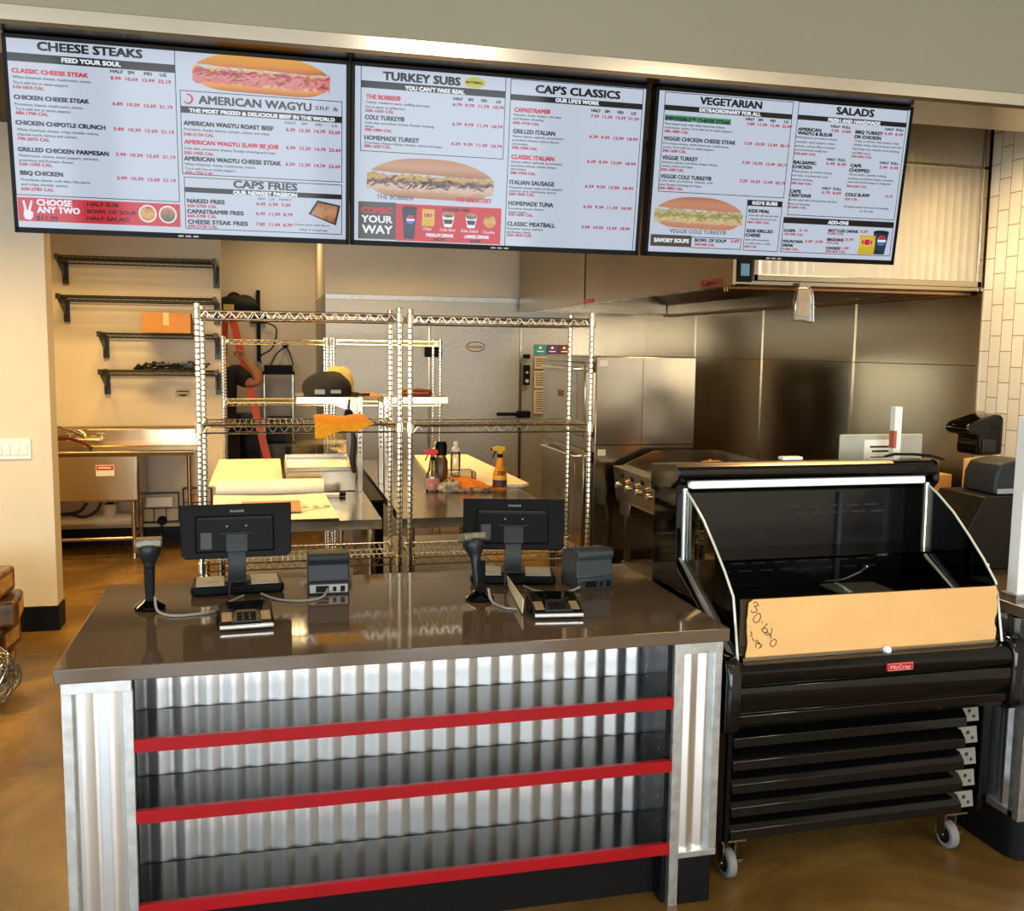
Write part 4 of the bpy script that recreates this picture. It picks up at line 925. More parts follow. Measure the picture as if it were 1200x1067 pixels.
# ================================================================ ON THE COUNTER
ZC = .910
def register(x, y, rz, tilt, label):
    t = thing('point_of_sale_terminal', label, 'cash register', (x, y, ZC), rz, 'point of sale terminals on the order counter')
    k = dict(parent=t, local=True)
    b = MB().prism([(-.148, -.07), (.148, -.07), (.158, -.06), (.15, .09), (.14, .10), (-.14, .10), (-.15, .09), (-.158, -.06)], 'z', .004, .034).build('base', blackp, bevel=.006, **k)
    for x0, x1 in ((-.140, -.045), (.045, .140)):
        MB().prism([(x0, -.06), (x1, -.06), (x1, .085), (x0, .085)], 'z', .034, .037).build('base_plate', greyl, b, local=True, bevel=.001, label='light grey plate')
    q = MB(); add_text(q, 'toast', -.105, -.012, .04, .015, lambda u, v, kk: (u, v, .0374)); q.build('base_lettering', ink, b, local=True)
    # neck: bowed flat stem
    pts = [(.0, .036), (-.012, .07), (-.008, .11), (.004, .165), (.02, .195)]
    poly_ = [(y_-.009, z_) for y_, z_ in pts] + [(y_+.009, z_) for y_, z_ in reversed(pts)]
    MB().prism(poly_, 'x', -.032, .030).box(-.045, .045, -.022, .04, .034, .042).build('stem', greyp, bevel=.002, **k)
    q = Matrix.Translation((0, .022, .212)) @ Matrix.Rotation(tilt, 4, 'X') @ Matrix.Diagonal((1.09, 1, 1, 1))
    s = MB().prism([(-.172, -.082), (-.158, -.095), (.160, -.095), (.172, -.082), (.176, .095), (-.176, .095)], 'y', -.004, .012).move(q).build('screen_back', blackp, bevel=.003, **k)
    MB().box(-.168, .168, .0125, .014, -.086, .088).move(q).build('screen_glass', blackg, s, local=True)
    MB().box(-.128, .118, -.022, -.004, -.075, .052).move(q).build('back_cover', blackp, s, local=True, bevel=.006)
    MB().prism([(-.022, .034), (-.03, .046), (-.004, .056), (-.004, .034)], 'x', -.122, .112).move(q).build('vent_hood', greyp, s, local=True, bevel=.003)
    MB().box(-.052, .052, -.03, -.02, -.012, -.006).box(-.034, .034, -.028, -.02, -.075, -.012).move(q).build('bracket', greyp, s, local=True, bevel=.002)
    MB().box(-.112, -.078, -.0228, -.0218, -.062, -.005).move(q).build('rating_label', mat('dim label', '2c2c2c', .5), s, local=True)
    m2 = MB(); add_text(m2, 'toast', -.02, .066, .045, .010, lambda u, v, kk: (u, -.0045, v)); m2.move(q).build('back_lettering', greyl, s, local=True)
    m2 = MB()
    for xx in (-.03, .03): m2.cyl((xx, -.0225, .016), (xx, -.0215, .016), .003, n=8)
    m2.move(q).build('screw', greyl, s, local=True)
    MB().tube([(.02, -.06, .02), (.03, -.075, .05), (.0, -.085, .065), (-.028, -.08, .045), (-.03, -.09, .01), (-.02, -.12, .006)], .0035, 6).build('cable_loop', cablek, **k)
    return t
register(-.112, 3.545, R(3), R(-12), 'point of sale terminal on the left half of the counter, seen from behind')
register(.885, 3.50, R(-14), R(-18), 'point of sale terminal on the right half of the counter, seen from behind')
def scanner(x, y, rz, lean, label):
    t = thing('barcode_scanner', label, 'scanner', (x, y, ZC), rz, 'barcode scanners on stands'); k = dict(parent=t, local=True)
    MB().lathe([(0, .002), (.050, .002), (.052, .008), (.045, .016), (.026, .026), (.018, .034), (0, .034)], n=28).build('stand_base', blackg, **k)
    MB().prism([(-.004, .02), (-.026, .03), (-.022, .14), (-.010, .14), (-.006, .05), (.012, .03)], 'x', -.012, .012).build('stand_arm', blackp, bevel=.002, **k)
    q = Matrix.Rotation(lean, 4, 'X')
    def ov(x_, y_, z_, a, b): return [(x_ + a*math.cos(2*math.pi*i/16), y_ + b*math.sin(2*math.pi*i/16), z_) for i in range(16)]
    secs = [(0, -.004, .030, .0135, .014), (0, -.004, .06, .016, .017), (0, 0, .10, .0175, .018), (0, .004, .142, .018, .019), (0, .006, .162, .026, .026), (0, .010, .182, .036, .038), (0, .014, .200, .038, .044), (0, .016, .212, .033, .042)]
    mb = MB(); vs = []
    for s_ in secs: vs += ov(*s_)
    m_ = len(secs); mb.add(vs, [(j*16+i, j*16+(i+1) % 16, (j+1)*16+(i+1) % 16, (j+1)*16+i) for j in range(m_-1) for i in range(16)] + [tuple(range(16))[::-1], tuple(range((m_-1)*16, m_*16))])
    g = mb.move(q).build('grip', mat('dark blue grey rubber', '181c1f', .35, spec=.3), **k)
    MB().box(-.041, .041, -.02, .052, .205, .232).move(q).build('scan_head', mat('dusty head shell', '6b6353', .3, noise=(70, .5)), bevel=.006, label='mottled grey scanning head', **k)
    return t
scanner(-.385, 3.355, R(4), R(-3), 'barcode scanner standing left of the left hand terminal')
scanner(.705, 3.26, R(12), R(-14), 'barcode scanner leaning back in front of the right hand terminal')
def printer(x, y, rz, label, dark):
    t = thing('receipt_printer', label, 'printer', (x, y, ZC), rz, 'receipt printers on the order counter'); k = dict(parent=t, local=True)
    m_ = mat('printer shell', dark, .42, noise=(40, .05), spec=.3)
    MB().prism([(0, 0.0), (.0, .040), (.012, .046), (.014, .105), (.0, .122), (.002, .136), (.02, .146), (.10, .140), (.145, .120), (.15, .0)], 'x', -.072, .072).build('body', m_, bevel=.004, **k)
    MB().prism([(-.003, .126), (.002, .139), (.02, .1485), (.05, .147), (.05, .13)], 'x', -.070, .070).build('top_lip', m_, bevel=.003, **k)
    p = box(-.066, .066, -.004, .002, .006, .036).build('port_panel', greyl if dark == '23272a' else greyp, bevel=.002, **k)
    MB().box(-.045, .0, -.0055, .0, .010, .032).box(.014, .026, -.0055, 0, .012, .028).box(.040, .056, -.0055, 0, .010, .030).build('port', blackp, p, local=True)
    return t
printer(.200, 3.43, R(-1), 'dark receipt printer on the left half of the counter with a pale port strip', '23272a')
printer(1.150, 3.318, R(8), 'grey receipt printer at the right end of the counter', '34393c')
def card_reader(x, y, rz, label):
    t = thing('card_terminal', label, 'card reader', (x, y, ZC), rz, 'card payment terminals'); k = dict(parent=t, local=True)
    sd = [(0, .004), (0, .020), (.02, .030), (.20, .052), (.245, .050), (.25, .02), (.24, .004)]; k2 = Matrix.Diagonal((1, .84, .84, 1))
    MB().prism(sd, 'x', -.082, .082).build('body', blackp, bevel=.008, seg=3, **k)
    MB().prism([(-.003, .008), (-.005, .020), (.004, .024), (.014, .020), (.014, .008)], 'x', -.080, .080).build('chrome_nose', mat('silver trim', 'dcdcdc', .25, .6), bevel=.003, **k)
    q = Matrix.Translation((0, 0, 0)) @ Matrix.Rotation(0, 4, 'X')
    def on(y_): return .030 + (y_-.02)*.022/.18
    for x0, x1 in ((-.074, -.044), (.044, .072)):
        MB().add([(x0, .03, on(.03)+.002), (x1, .03, on(.03)+.002), (x1, .11, on(.11)+.002), (x0, .11, on(.11)+.002), (x0, .03, on(.03)-.004), (x1, .03, on(.03)-.004), (x1, .11, on(.11)-.004), (x0, .11, on(.11)-.004)], [(0, 1, 2, 3), (4, 7, 6, 5), (0, 4, 5, 1), (1, 5, 6, 2), (2, 6, 7, 3), (3, 7, 4, 0)]).build('key_plate', tan_pl, label='reflective side plate', **k)
    MB().add([(-.045, .015, .034), (.045, .015, .034), (.030, .12, .049), (-.030, .12, .049), (-.045, .015, .025), (.045, .015, .025), (.030, .12, .03), (-.030, .12, .03)], [(0, 1, 2, 3), (4, 7, 6, 5), (0, 4, 5, 1), (1, 5, 6, 2), (2, 6, 7, 3), (3, 7, 4, 0)]).build('keypad_well', greyp, bevel=.001, **k)
    for r in range(3):
        for c_ in range(3):
            z = .036 + r*.003; MB().box(-.028+.020*c_, -.012+.020*c_, .022+.024*r, .038+.024*r, z-.002, z+.004+.002*r).build('key', blackp, bevel=.0015, **k)
    MB().add([(-.05, .13, .0495), (.05, .13, .0495), (.06, .215, .0575), (-.06, .215, .0575), (-.05, .13, .04), (.05, .13, .04), (.06, .215, .045), (-.06, .215, .045)], [(0, 1, 2, 3), (4, 7, 6, 5), (0, 4, 5, 1), (1, 5, 6, 2), (2, 6, 7, 3), (3, 7, 4, 0)]).build('display', blackg, **k)
    MB().box(-.092, -.082, .07, .17, .012, .04).build('card_slot', blackp, bevel=.003, **k)
    for ch in t.children: ch.data.transform(k2)
    return t
card_reader(-.070, 3.03, R(3), 'card payment terminal in front of the left hand cash terminal')
card_reader(.905, 2.962, R(-7), 'card payment terminal in front of the right hand cash terminal, beside the thin card strip')
lc = MB(); lc.add([(.842, 3.40, .913), (.800, 3.04, .915), (.803, 3.04, .962), (.836, 3.40, .955), (.845, 3.40, .913), (.803, 3.04, .915), (.806, 3.04, .962), (.839, 3.40, .955)], [(0, 1, 2, 3), (4, 7, 6, 5), (0, 4, 5, 1), (1, 5, 6, 2), (2, 6, 7, 3), (3, 7, 4, 0)])
tag(lc.build('card_strip', mat('pale card', 'c9bda4', .5)), 'thin pale card strip standing on edge beside the front card payment terminal', 'card')
def cable(pts, r, m_, label, name='cable'):
    P_ = [Vector(p) for p in pts]; sm = []
    for i in range(len(P_)-1):
        a = P_[max(0, i-1)]; b = P_[i]; c = P_[i+1]; d = P_[min(len(P_)-1, i+2)]
        for k in range(8):
            t = k/8; sm.append(0.5*((2*b) + (c-a)*t + (2*a-5*b+4*c-d)*t*t + (3*b-a-3*c+d)*t**3))
    sm.append(P_[-1]); return tag(MB().tube(sm, r, 7).build(name, m_), label, 'cable')
zc = ZC + .0048
cable([(-.366, 3.325, .955), (-.355, 3.29, .918), (-.31, 3.235, zc), (-.24, 3.235, zc), (-.17, 3.27, zc), (-.13, 3.38, zc), (-.09, 3.45, zc)], .0045, cableg, 'grey cable looping from the left barcode scanner along the counter')
cable([(.195, 3.424, .93), (.17, 3.37, zc), (.10, 3.34, zc), (.02, 3.38, zc), (-.03, 3.455, zc+.003)], .0042, cableg, 'grey cable from the left receipt printer to its terminal')
cable([(.728, 3.225, .955), (.735, 3.19, .918), (.76, 3.12, zc), (.785, 3.10, zc), (.795, 3.09, zc)], .0042, cableg, 'grey cable trailing from the leaning right hand barcode scanner')
cable([(1.10, 3.315, .928), (1.04, 3.29, zc), (.97, 3.28, zc), (.92, 3.33, zc), (.90, 3.40, zc)], .0042, cableg, 'grey cable between the right hand terminal and the grey receipt printer')

# ================================================================ CHROME WIRE SHELVING
def wire_shelf(x0, x1, y0, y1, z, r=.0042, rs=.0024, pitch=.026, zig=True):
    mb = MB(); h = .034
    for zz in (z, z-h): mb.tube([(x0, y0, zz), (x1, y0, zz), (x1, y1, zz), (x0, y1, zz)], r, 6, True)
    n = max(2, round((x1-x0)/pitch))
    for i in range(1, n): mb.tube([(x0+(x1-x0)*i/n, y0, z+r*.5), (x0+(x1-x0)*i/n, y1, z+r*.5)], rs, 4)
    for y in (y0+(y1-y0)*.33, y0+(y1-y0)*.67): mb.tube([(x0, y, z-.006), (x1, y, z-.006)], r*.9, 5)
    m = max(2, round((x1-x0)/.052))
    for y in (y0, y1):
        pts = [(x0+(x1-x0)*i/(2*m), y, z if i % 2 else z-h) for i in range(2*m+1)]; mb.tube(pts, rs*1.1, 4)
    m = max(2, round((y1-y0)/.06))
    for x in (x0, x1):
        pts = [(x, y0+(y1-y0)*i/(2*m), z if i % 2 else z-h) for i in range(2*m+1)]; mb.tube(pts, rs*1.1, 4)
    return mb
def post_mb(x, y, z0, z1, r=.0128):
    prof = [(0, z0), (r*1.3, z0), (r*1.3, z0+.03), (r, z0+.035)]; z = z0+.06
    while z < z1-.03:
        prof += [(r, z-.0035), (r*.5, z-.003), (r*.5, z+.003), (r, z+.0035)]; z += .0254
    prof += [(r, z1-.02), (r*1.15, z1-.018), (r*1.1, z1), (0, z1+.004)]
    return MB().lathe(prof, (x, y, 0), 12)
groove = mat('shade-toned post groove', '5c4e3a', .4, .7)  # shading in the chrome grooves, put in as a darker colour
def metro(x0, x1, y0, y1, ztop, shelves, label, group):
    t = thing('wire_shelving_unit', label, 'shelving', ((x0+x1)/2, (y0+y1)/2, 0), 0, group)
    for x in (x0, x1):
        for y in (y0, y1):
            p = post_mb(x, y, 0, ztop).build('post', chrome, t, angle=25)
            p.data.materials.append(groove); cx, cy = x - (x0+x1)/2, y - (y0+y1)/2
            for f_ in p.data.polygons:
                if .1 < f_.center.z < ztop-.05 and math.hypot(f_.center.x-cx, f_.center.y-cy) < .0115: f_.material_index = 1
            for z in shelves: MB().lathe([(.014, z-.036), (.0195, z-.034), (.0175, z+.008), (.0135, z+.010)], (x, y, 0), 12).build('collar', chrome, p)
    for z in shelves: wire_shelf(x0+.012, x1-.012, y0-.002, y1+.002, z).build('shelf', chrome, t)
    return t
G1 = 'chrome wire shelving between counter and kitchen'
metro(-.296, .594, 4.55, 4.90, 1.955, (1.925, 1.418, .79), 'tall chrome wire shelving unit behind the left terminal, with the orange cloth on it', G1)
metro(.645, 1.527, 4.55, 4.90, 1.95, (1.92, 1.412, .785), 'tall empty chrome wire shelving unit behind the right terminal', G1)
G2 = 'chrome wire shelving at the back of the kitchen'
metro(-.33, .465, 7.98, 8.33, 1.84, (1.815, 1.335, .6), 'chrome wire shelving unit in front of the recess with the ladder', G2)
metro(.520, 1.377, 7.98, 8.33, 1.84, (1.82, 1.33, .6), 'chrome wire shelving unit in front of the walk-in cooler door', G2)
# orange cloth over the middle shelf
mb = MB(); nu, nv = 22, 16; vs = []
for j in range(nv+1):
    for i in range(nu+1):
        u, v = i/nu, j/nv
        x = .205 + .27*u + .035*(1-v)*(.5-u)*.6; y = 4.87 - .34*v
        z = 1.4275 + .010 + .006*math.sin(9*u+3*v) + .005*math.sin(14*v+2*u)
        if v > .72: d = (v-.72)/.28; y = 4.532 - .012*math.sin(6*u); z = 1.432 - d*(.075 - .055*u + .008*math.sin(11*u))
        elif v > .6: y = 4.87-.34*.6 - (v-.6)/.12*.134
        vs.append((x, y, z))
mb.add(vs, [(j*(nu+1)+i, j*(nu+1)+i+1, (j+1)*(nu+1)+i+1, (j+1)*(nu+1)+i) for j in range(nv) for i in range(nu)])
o = mb.build('cleaning_cloth', towel_o); tag(o, 'orange cloth draped over the middle shelf of the left wire shelving', 'cloth'); sm_ = o.modifiers.new('s', 'SOLIDIFY'); sm_.thickness = .006; o.modifiers.new('sub', 'SUBSURF').levels = 1
# ================================================================ PREP TABLES
def table(x0, x1, y0, y1, z, label):
    t = thing('prep_table', label, 'table', ((x0+x1)/2, (y0+y1)/2, 0), 0, 'stainless prep tables')
    MB().box(x0, x1, y0, y1, z-.004, z).box(x0, x1, y0, y0+.003, z-.05, z).box(x0, x0+.003, y0, y1, z-.05, z).box(x1-.003, x1, y0, y1, z-.05, z).box(x0, x1, y1-.003, y1, z-.05, z).build('table_top', steel_worn, t, bevel=.002)
    for x in (x0+.05, x1-.05):
        for y in (y0+.06, y1-.06):
            l = MB().cyl((x, y, .02), (x, y, z-.004), .0205).build('leg', steel, t)
            MB().lathe([(0, 0), (.022, 0), (.026, .012), (.021, .045), (0, .045)], (x, y, 0), 14).build('foot', steel, l)
    box(x0+.03, x1-.03, y0+.03, y1-.03, .28, .30).build('undershelf', galv, t, bevel=.004)
    return t
table(-.285, .56, 4.955, 7.2, .90, 'left stainless prep table with drawings spread on it')
table(.665, 1.53, 4.955, 7.6, .90, 'right stainless prep table with the spray bottles on it')
# left: raised cold rail, drawings, boards
rl = thing('cold_pan_rail', 'stainless cold pan rail with open lid standing on the back of the left prep table', 'food rail', (.33, 6.4, .90))
box(.105, .515, 5.975, 6.72, .9005, 1.025).build('body', steel_worn, rl, bevel=.004)
MB().box(.105, .515, 5.975, 5.985, 1.025, 1.05).box(.105, .515, 6.70, 6.72, 1.025, 1.05).box(.105, .115, 5.975, 6.72, 1.025, 1.05).box(.505, .515, 5.975, 6.72, 1.025, 1.05).build('rim', steel, rl, bevel=.002)
MB().prism([(6.70, 1.05), (6.712, 1.05), (6.80, 1.24), (6.79, 1.245)], 'x', .11, .52).build('lid', glass('clear lid', (.85, .82, .74), .2, .08), rl)
def overshelf(x0, x1, y0, y1, z, posts, label, name='overshelf'):
    t = thing(name, label, 'shelf', ((x0+x1)/2, (y0+y1)/2, .9), 0, 'overshelves above the prep tables')
    MB().box(x0, x1, y0, y1, z-.004, z).box(x0, x1, y0, y0+.004, z-.042, z).box(x0, x1, y1-.004, y1, z-.042, z).box(x0, x0+.004, y0, y1, z-.042, z).box(x1-.004, x1, y0, y1, z-.042, z).build('shelf', steel, t, bevel=.002)
    for x, y in posts:
        p = box(x-.017, x+.017, y-.017, y+.017, .90, z-.004).build('post', steel, t, bevel=.003)
        q = MB()
        for k in range(9): q.cyl((x, y-.0175, 1.38-.03*k), (x, y-.0165, 1.38-.03*k), .006, n=8)
        q.build('post_hole', ink, p)
        g = MB().prism([(y-.01, z-.042), (y+.18, z-.042), (y+.01, z-.16), (y-.01, z-.16)], 'x', x-.0185, x-.0165) if False else MB().prism([(x-.17, z-.042), (x-.017, z-.042), (x-.017, z-.14), (x-.05, z-.09)], 'y', y-.002, y+.002)
        if x-.17 > x0-.02: g.build('gusset', steel, t)
overshelf(.165, .555, 5.93, 6.40, 1.475, ((.538, 5.95), (.538, 6.38)), 'stainless overshelf carrying the black jacket, above the left prep table')
overshelf(.680, 1.075, 5.93, 6.30, 1.475, ((.70, 5.95), (.70, 6.28)), 'stainless overshelf carrying the brown strap, above the right prep table')
jk = thing('folded_jacket', 'black folded jacket lying on the left overshelf', 'jacket', (.36, 6.1, 1.476))
MB().blob((.355, 6.12, 1.505), (.155, .13, .115), .10, 7, flat=-.029).build('cloth', cloth_k, jk)
MB().box(.275, .335, 5.985, 5.995, 1.488, 1.516).box(.37, .43, 5.985, 5.995, 1.493, 1.514).build('reflective_patch', greyl, jk)
tag(MB().blob((.44, 6.33, 1.525), (.10, .06, .12), .14, 9, flat=-.049).build('yellow_cloth', cloth_y), 'pale yellow cloth bunched behind the black jacket', 'cloth')
tag(MB().tube([(.60, 5.97, 1.487), (.50, 5.99, 1.487), (.54, 6.10, 1.487), (.46, 6.18, 1.488)], .009, 6).build('black_strap', cloth_k), 'black strap hanging over the end of the left overshelf', 'strap')
tag(MB().tube([(.80, 6.1, 1.487), (.86, 6.03, 1.487), (.97, 6.05, 1.487), (1.0, 6.13, 1.487), (.92, 6.17, 1.487), (.82, 6.16, 1.487), (.80, 6.1, 1.487)], [.011]*7, 8).move(Matrix.Translation((0, 0, .0))).tube([(.80, 6.1, 1.505), (.88, 6.06, 1.508), (.99, 6.09, 1.503), (.93, 6.16, 1.508), (.83, 6.15, 1.505)], .010, 8).build('brown_strap', mat('brown leather', '7a3a16', .5)), 'coiled brown strap lying on the right overshelf', 'strap')
tag(MB().box(.57, .672, 5.96, 6.5, 1.468, 1.476).build('cardboard_sheet', card), 'strip of cardboard bridging the two overshelves', 'cardboard')
hs_ = thing('hanging_handset', 'black handset hanging below the left overshelf on its cord', 'handset', (.47, 6.0, 1.2))
MB().prism([(.445, 1.30), (.49, 1.30), (.50, 1.37), (.485, 1.40), (.45, 1.40), (.44, 1.36)], 'y', 5.895, 5.925).build('head', blackp, hs_, bevel=.006)
MB().tube([(.47, 5.91, 1.40), (.475, 5.915, 1.46)], .005).tube([(.485, 5.91, 1.31), (.50, 5.91, 1.22), (.49, 5.90, 1.10), (.50, 5.91, 1.02)], [.008, .016, .02, .012], 8).build('cord', cablek, hs_)
tag(box(-.345, .085, 6.02, 7.35, .935, .95).build('cutting_board', poly, bevel=.003), 'large white cutting board at the back of the left prep table', 'cutting board')
tag(MB().box(-.25, .06, 6.1, 7.1, .901, .935).build('board_riser', galv, bevel=.002), 'low steel pan under the large white cutting board', 'pan')
tag(MB().lathe([(0, -.305), (.046, -.305), (.048, 0), (.046, .305), (.03, .305), (.03, .25), (0, .25)], (.01, 5.86, .951), 22, 'x').build('paper_roll', paper), 'fat roll of white paper lying behind the spread drawing', 'paper roll')
dwg = thing('drawing_sheet', 'white drawing sheet spread flat on the left prep table', 'drawing', (.02, 5.4, .90))
mb = MB(); vs = []; nu, nv = 14, 10
for j in range(nv+1):
    for i in range(nu+1):
        u, v = i/nu, j/nv; z = .9085 + .004*math.sin(5*u+2*v)*v + (.03*max(0, v-.8)*5 if v > .8 else 0)*.3 + (.012*(1-u)*0)
        vs.append((-.275 + .03*v*0 + .625*u - .03*v + .06*v*u*0, 4.985 + .80*v, z))
mb.add(vs, [(j*(nu+1)+i, j*(nu+1)+i+1, (j+1)*(nu+1)+i+1, (j+1)*(nu+1)+i) for j in range(nv) for i in range(nu)])
mb.add([(v[0], v[1], v[2]-.003) for v in vs], [(j*(nu+1)+i, (j+1)*(nu+1)+i, (j+1)*(nu+1)+i+1, j*(nu+1)+i+1) for j in range(nv) for i in range(nu)])
mb.build('sheet', paper, dwg)
q = MB(); rn = random.Random(8)
for k in range(9): q.box(-.24+.0*k, -.14+rn.uniform(0, .03), 5.1+.06*k, 5.106+.06*k, .9150, .9155)
q.build('drawn_lines', greyl, dwg); q = MB()
for k in range(3): q.cyl((.19+.055*k, 5.35, .915), (.19+.055*k, 5.35, .9155), .018, n=14)
q.build('drawn_circles', greyl, dwg); q = MB()
q.tube([(.16, 5.16, .915), (.20, 5.22, .915), (.27, 5.26, .915), (.32, 5.34, .915)], .002, 4)
q.build('drawn_curve', greyl, dwg)
tag(box(-.145, .165, 5.16, 5.52, .917, .922).build('brown_card', mat('pinkish brown card', 'b98e5e', .7, noise=(10, .08))), 'pinkish brown card lying in the middle of the spread drawing', 'card')
rod = thing('marker_rod', 'thin pale rod with a black end lying beside the paper roll', 'rod', (.36, 5.78, .907))
MB().cyl((.30, 5.765, .912), (.40, 5.765, .912), .0095).build('shaft', whitep, rod); MB().cyl((.40, 5.765, .913), (.437, 5.765, .913), .0125).build('tip', blackp, rod)
# right: board, bottles, rag
brd = MB().prism([(1.02, 5.98), (1.56, 5.96), (1.62, 6.03), (1.56, 7.75), (1.13, 7.75)], 'z', .901, .918)
tag(brd.build('cutting_board', poly, bevel=.002), 'long white cutting board lying on the right prep table', 'cutting board')
def spray(x, y, z, h, rz, label, body, trig, lab, txt=None, tcol=None, lab2=None):
    t = thing('spray_bottle', label, 'spray bottle', (x, y, z), rz, 'spray bottles on the right prep table'); k = dict(parent=t, local=True); s = h/.265
    def sc(p): return [(r*s, zz*s) for r, zz in p]
    b = MB().lathe(sc([(0, 0), (.040, 0), (.043, .006), (.043, .085), (.040, .105), (.030, .125), (.024, .145), (.021, .185), (.015, .195), (0, .195)]), n=24)
    b.build('bottle', body, **k)
    lb_ = MB().lathe(sc([(.0434, .014), (.0438, .015), (.0438, .082), (.0434, .083)]), n=24).build('label', lab, **k)
    if txt:
        q = MB()
        def wrap(u, v, kk): a = u/(.0444*s); return (.0446*s*math.sin(a), -.0446*s*math.cos(a), v)
        add_text(q, txt, -.026*s, .090*s if lab2 else .055*s, .052*s, .022*s, lambda u, v, kk: (wrap(u, v, kk)[0]*(.98 if lab2 else 1), wrap(u, v, kk)[1]*(.99 if lab2 else 1), v), .0012)
        q.build('label_lettering', tcol, lb_, local=True)
    if lab2: MB().lathe(sc([(.0436, .0135), (.0442, .014), (.0442, .058), (.0436, .0585)]), n=24).build('lower_label', lab2, lb_, local=True)
    MB().lathe(sc([(0, .190), (.017, .190), (.017, .212), (.012, .216), (0, .216)]), n=16).build('collar', blackp if trig != whitep else whitep, **k)
    MB().prism([(-.050*s, .236*s), (-.050*s, .250*s), (-.02*s, .262*s), (.03*s, .258*s), (.034*s, .236*s), (.012*s, .226*s), (.010*s, .212*s), (-.012*s, .212*s), (-.014*s, .230*s)], 'y', -.012*s, .012*s).build('trigger_head', trig, bevel=.003, **k)
    MB().tube([(-.026*s, 0, .232*s), (-.036*s, 0, .215*s), (-.046*s, 0, .190*s)], .0045*s, 6).box(-.058*s, -.050*s, -.006*s, .006*s, .238*s, .249*s).build('trigger', blackp if lab2 else trig, **k)
    return t
yel = mat('orange cleaner bottle', 'd98a12', .3, noise=(10, .08)); purp = mat('purple label', '4a2c3c', .45, noise=(30, .25))
spray(.975, 5.90, .90, .262, 0, 'clear spray bottle with a red trigger and red and white label', bottle_c, mat('red plastic', 'c8231c', .4), mat('red white and blue label', 'c4c2c8', .5, noise=(30, .3), col2='b04038'), None, None)
spray(1.405, 5.93, .90, .272, 0, 'orange spray bottle with a yellow trigger and purple lower label, right of the rag', yel, mat('yellow plastic', 'd8a818', .4), mat('yellow label', 'e0a428', .4), 'ZEP', ink, purp)
cb = thing('cleaner_bottle', 'dark amber bottle with a black cap behind the red-trigger spray bottle', 'bottle', (1.045, 6.08, .919))
MB().lathe([(0, .918), (.042, .918), (.043, .925), (.043, 1.06), (.030, 1.09), (.030, 1.10), (0, 1.10)], (1.062, 6.10, 0), 22).build('bottle', mat('amber bottle', '5a3c14', .25), cb); MB().lathe([(0, 1.10), (.036, 1.10), (.038, 1.16), (.030, 1.185), (0, 1.187)], (1.062, 6.10, 0), 20).build('cap', blackp, cb); MB().lathe([(.0305, 1.086), (.032, 1.086), (.032, 1.10), (.0305, 1.10)], (1.062, 6.10, 0), 20).build('gold_band', mat('gold band', 'b88a28', .3, .8), cb)
for x, y, l in ((1.085, 6.42, 'clear squeeze bottle with pale nozzle, directly behind the dark amber bottle'), (1.215, 6.42, 'clear squeeze bottle with pale nozzle, right of the dark amber bottle')):
    t = thing('squeeze_bottle', l, 'bottle', (x, y, .918), 0, 'clear squeeze bottles'); k = dict(parent=t, local=True)
    MB().lathe([(0, 0), (.032, 0), (.034, .006), (.033, .15), (.026, .168), (0, .168)], n=20).build('bottle', bottle_c, **k)
    MB().lathe([(0, .168), (.028, .168), (.028, .19), (.014, .198), (.012, .205), (.016, .21), (.016, .226), (.008, .236), (0, .236)], n=16).build('nozzle_cap', whitep, **k)
tag(MB().box(1.12, 1.30, 6.13, 6.30, .9185, .985).build('clear_tub', bottle_c, bevel=.012), 'low clear plastic tub behind the rag', 'tub')
rg = thing('cleaning_rag', 'crumpled orange rag with a black and white striped cloth, between the spray bottles', 'rag', (1.2, 5.92, .90))
mb = MB(); nu, nv = 20, 14; vs = []
for j in range(nv+1):
    for i in range(nu+1):
        u, v = i/nu, j/nv; vs.append((1.08 + .26*u + .02*math.sin(7*v), 5.84 + .20*v + .02*math.sin(8*u), .905 + (.055*math.sin(math.pi*v)*math.sin(math.pi*min(1, u*1.1+.05)) + .012*math.sin(15*u+9*v))*(1 if 0 < j < nv and 0 < i < nu else .3) + .006))
mb.add(vs, [(j*(nu+1)+i, j*(nu+1)+i+1, (j+1)*(nu+1)+i+1, (j+1)*(nu+1)+i) for j in range(nv) for i in range(nu)])
o = mb.build('orange_cloth', mat('orange rag', 'd8761a', .9, noise=(60, .15), bump=(200, .5)), rg); s_ = o.modifiers.new('s', 'SOLIDIFY'); s_.thickness = .006; s_.offset = 1
MB().blob((1.075, 5.86, .925), (.07, .05, .045), .2, 3, flat=-.024).build('striped_cloth', mat('black and white cloth', '2a2622', .9, noise=(25, .4), col2='c8b8a0'), rg)
MB().blob((1.22, 5.815, .912), (.13, .022, .016), .2, 5, flat=-.011).build('striped_edge', mat('black and white edge', '2a2622', .9, noise=(45, .4), col2='a89070'), rg)

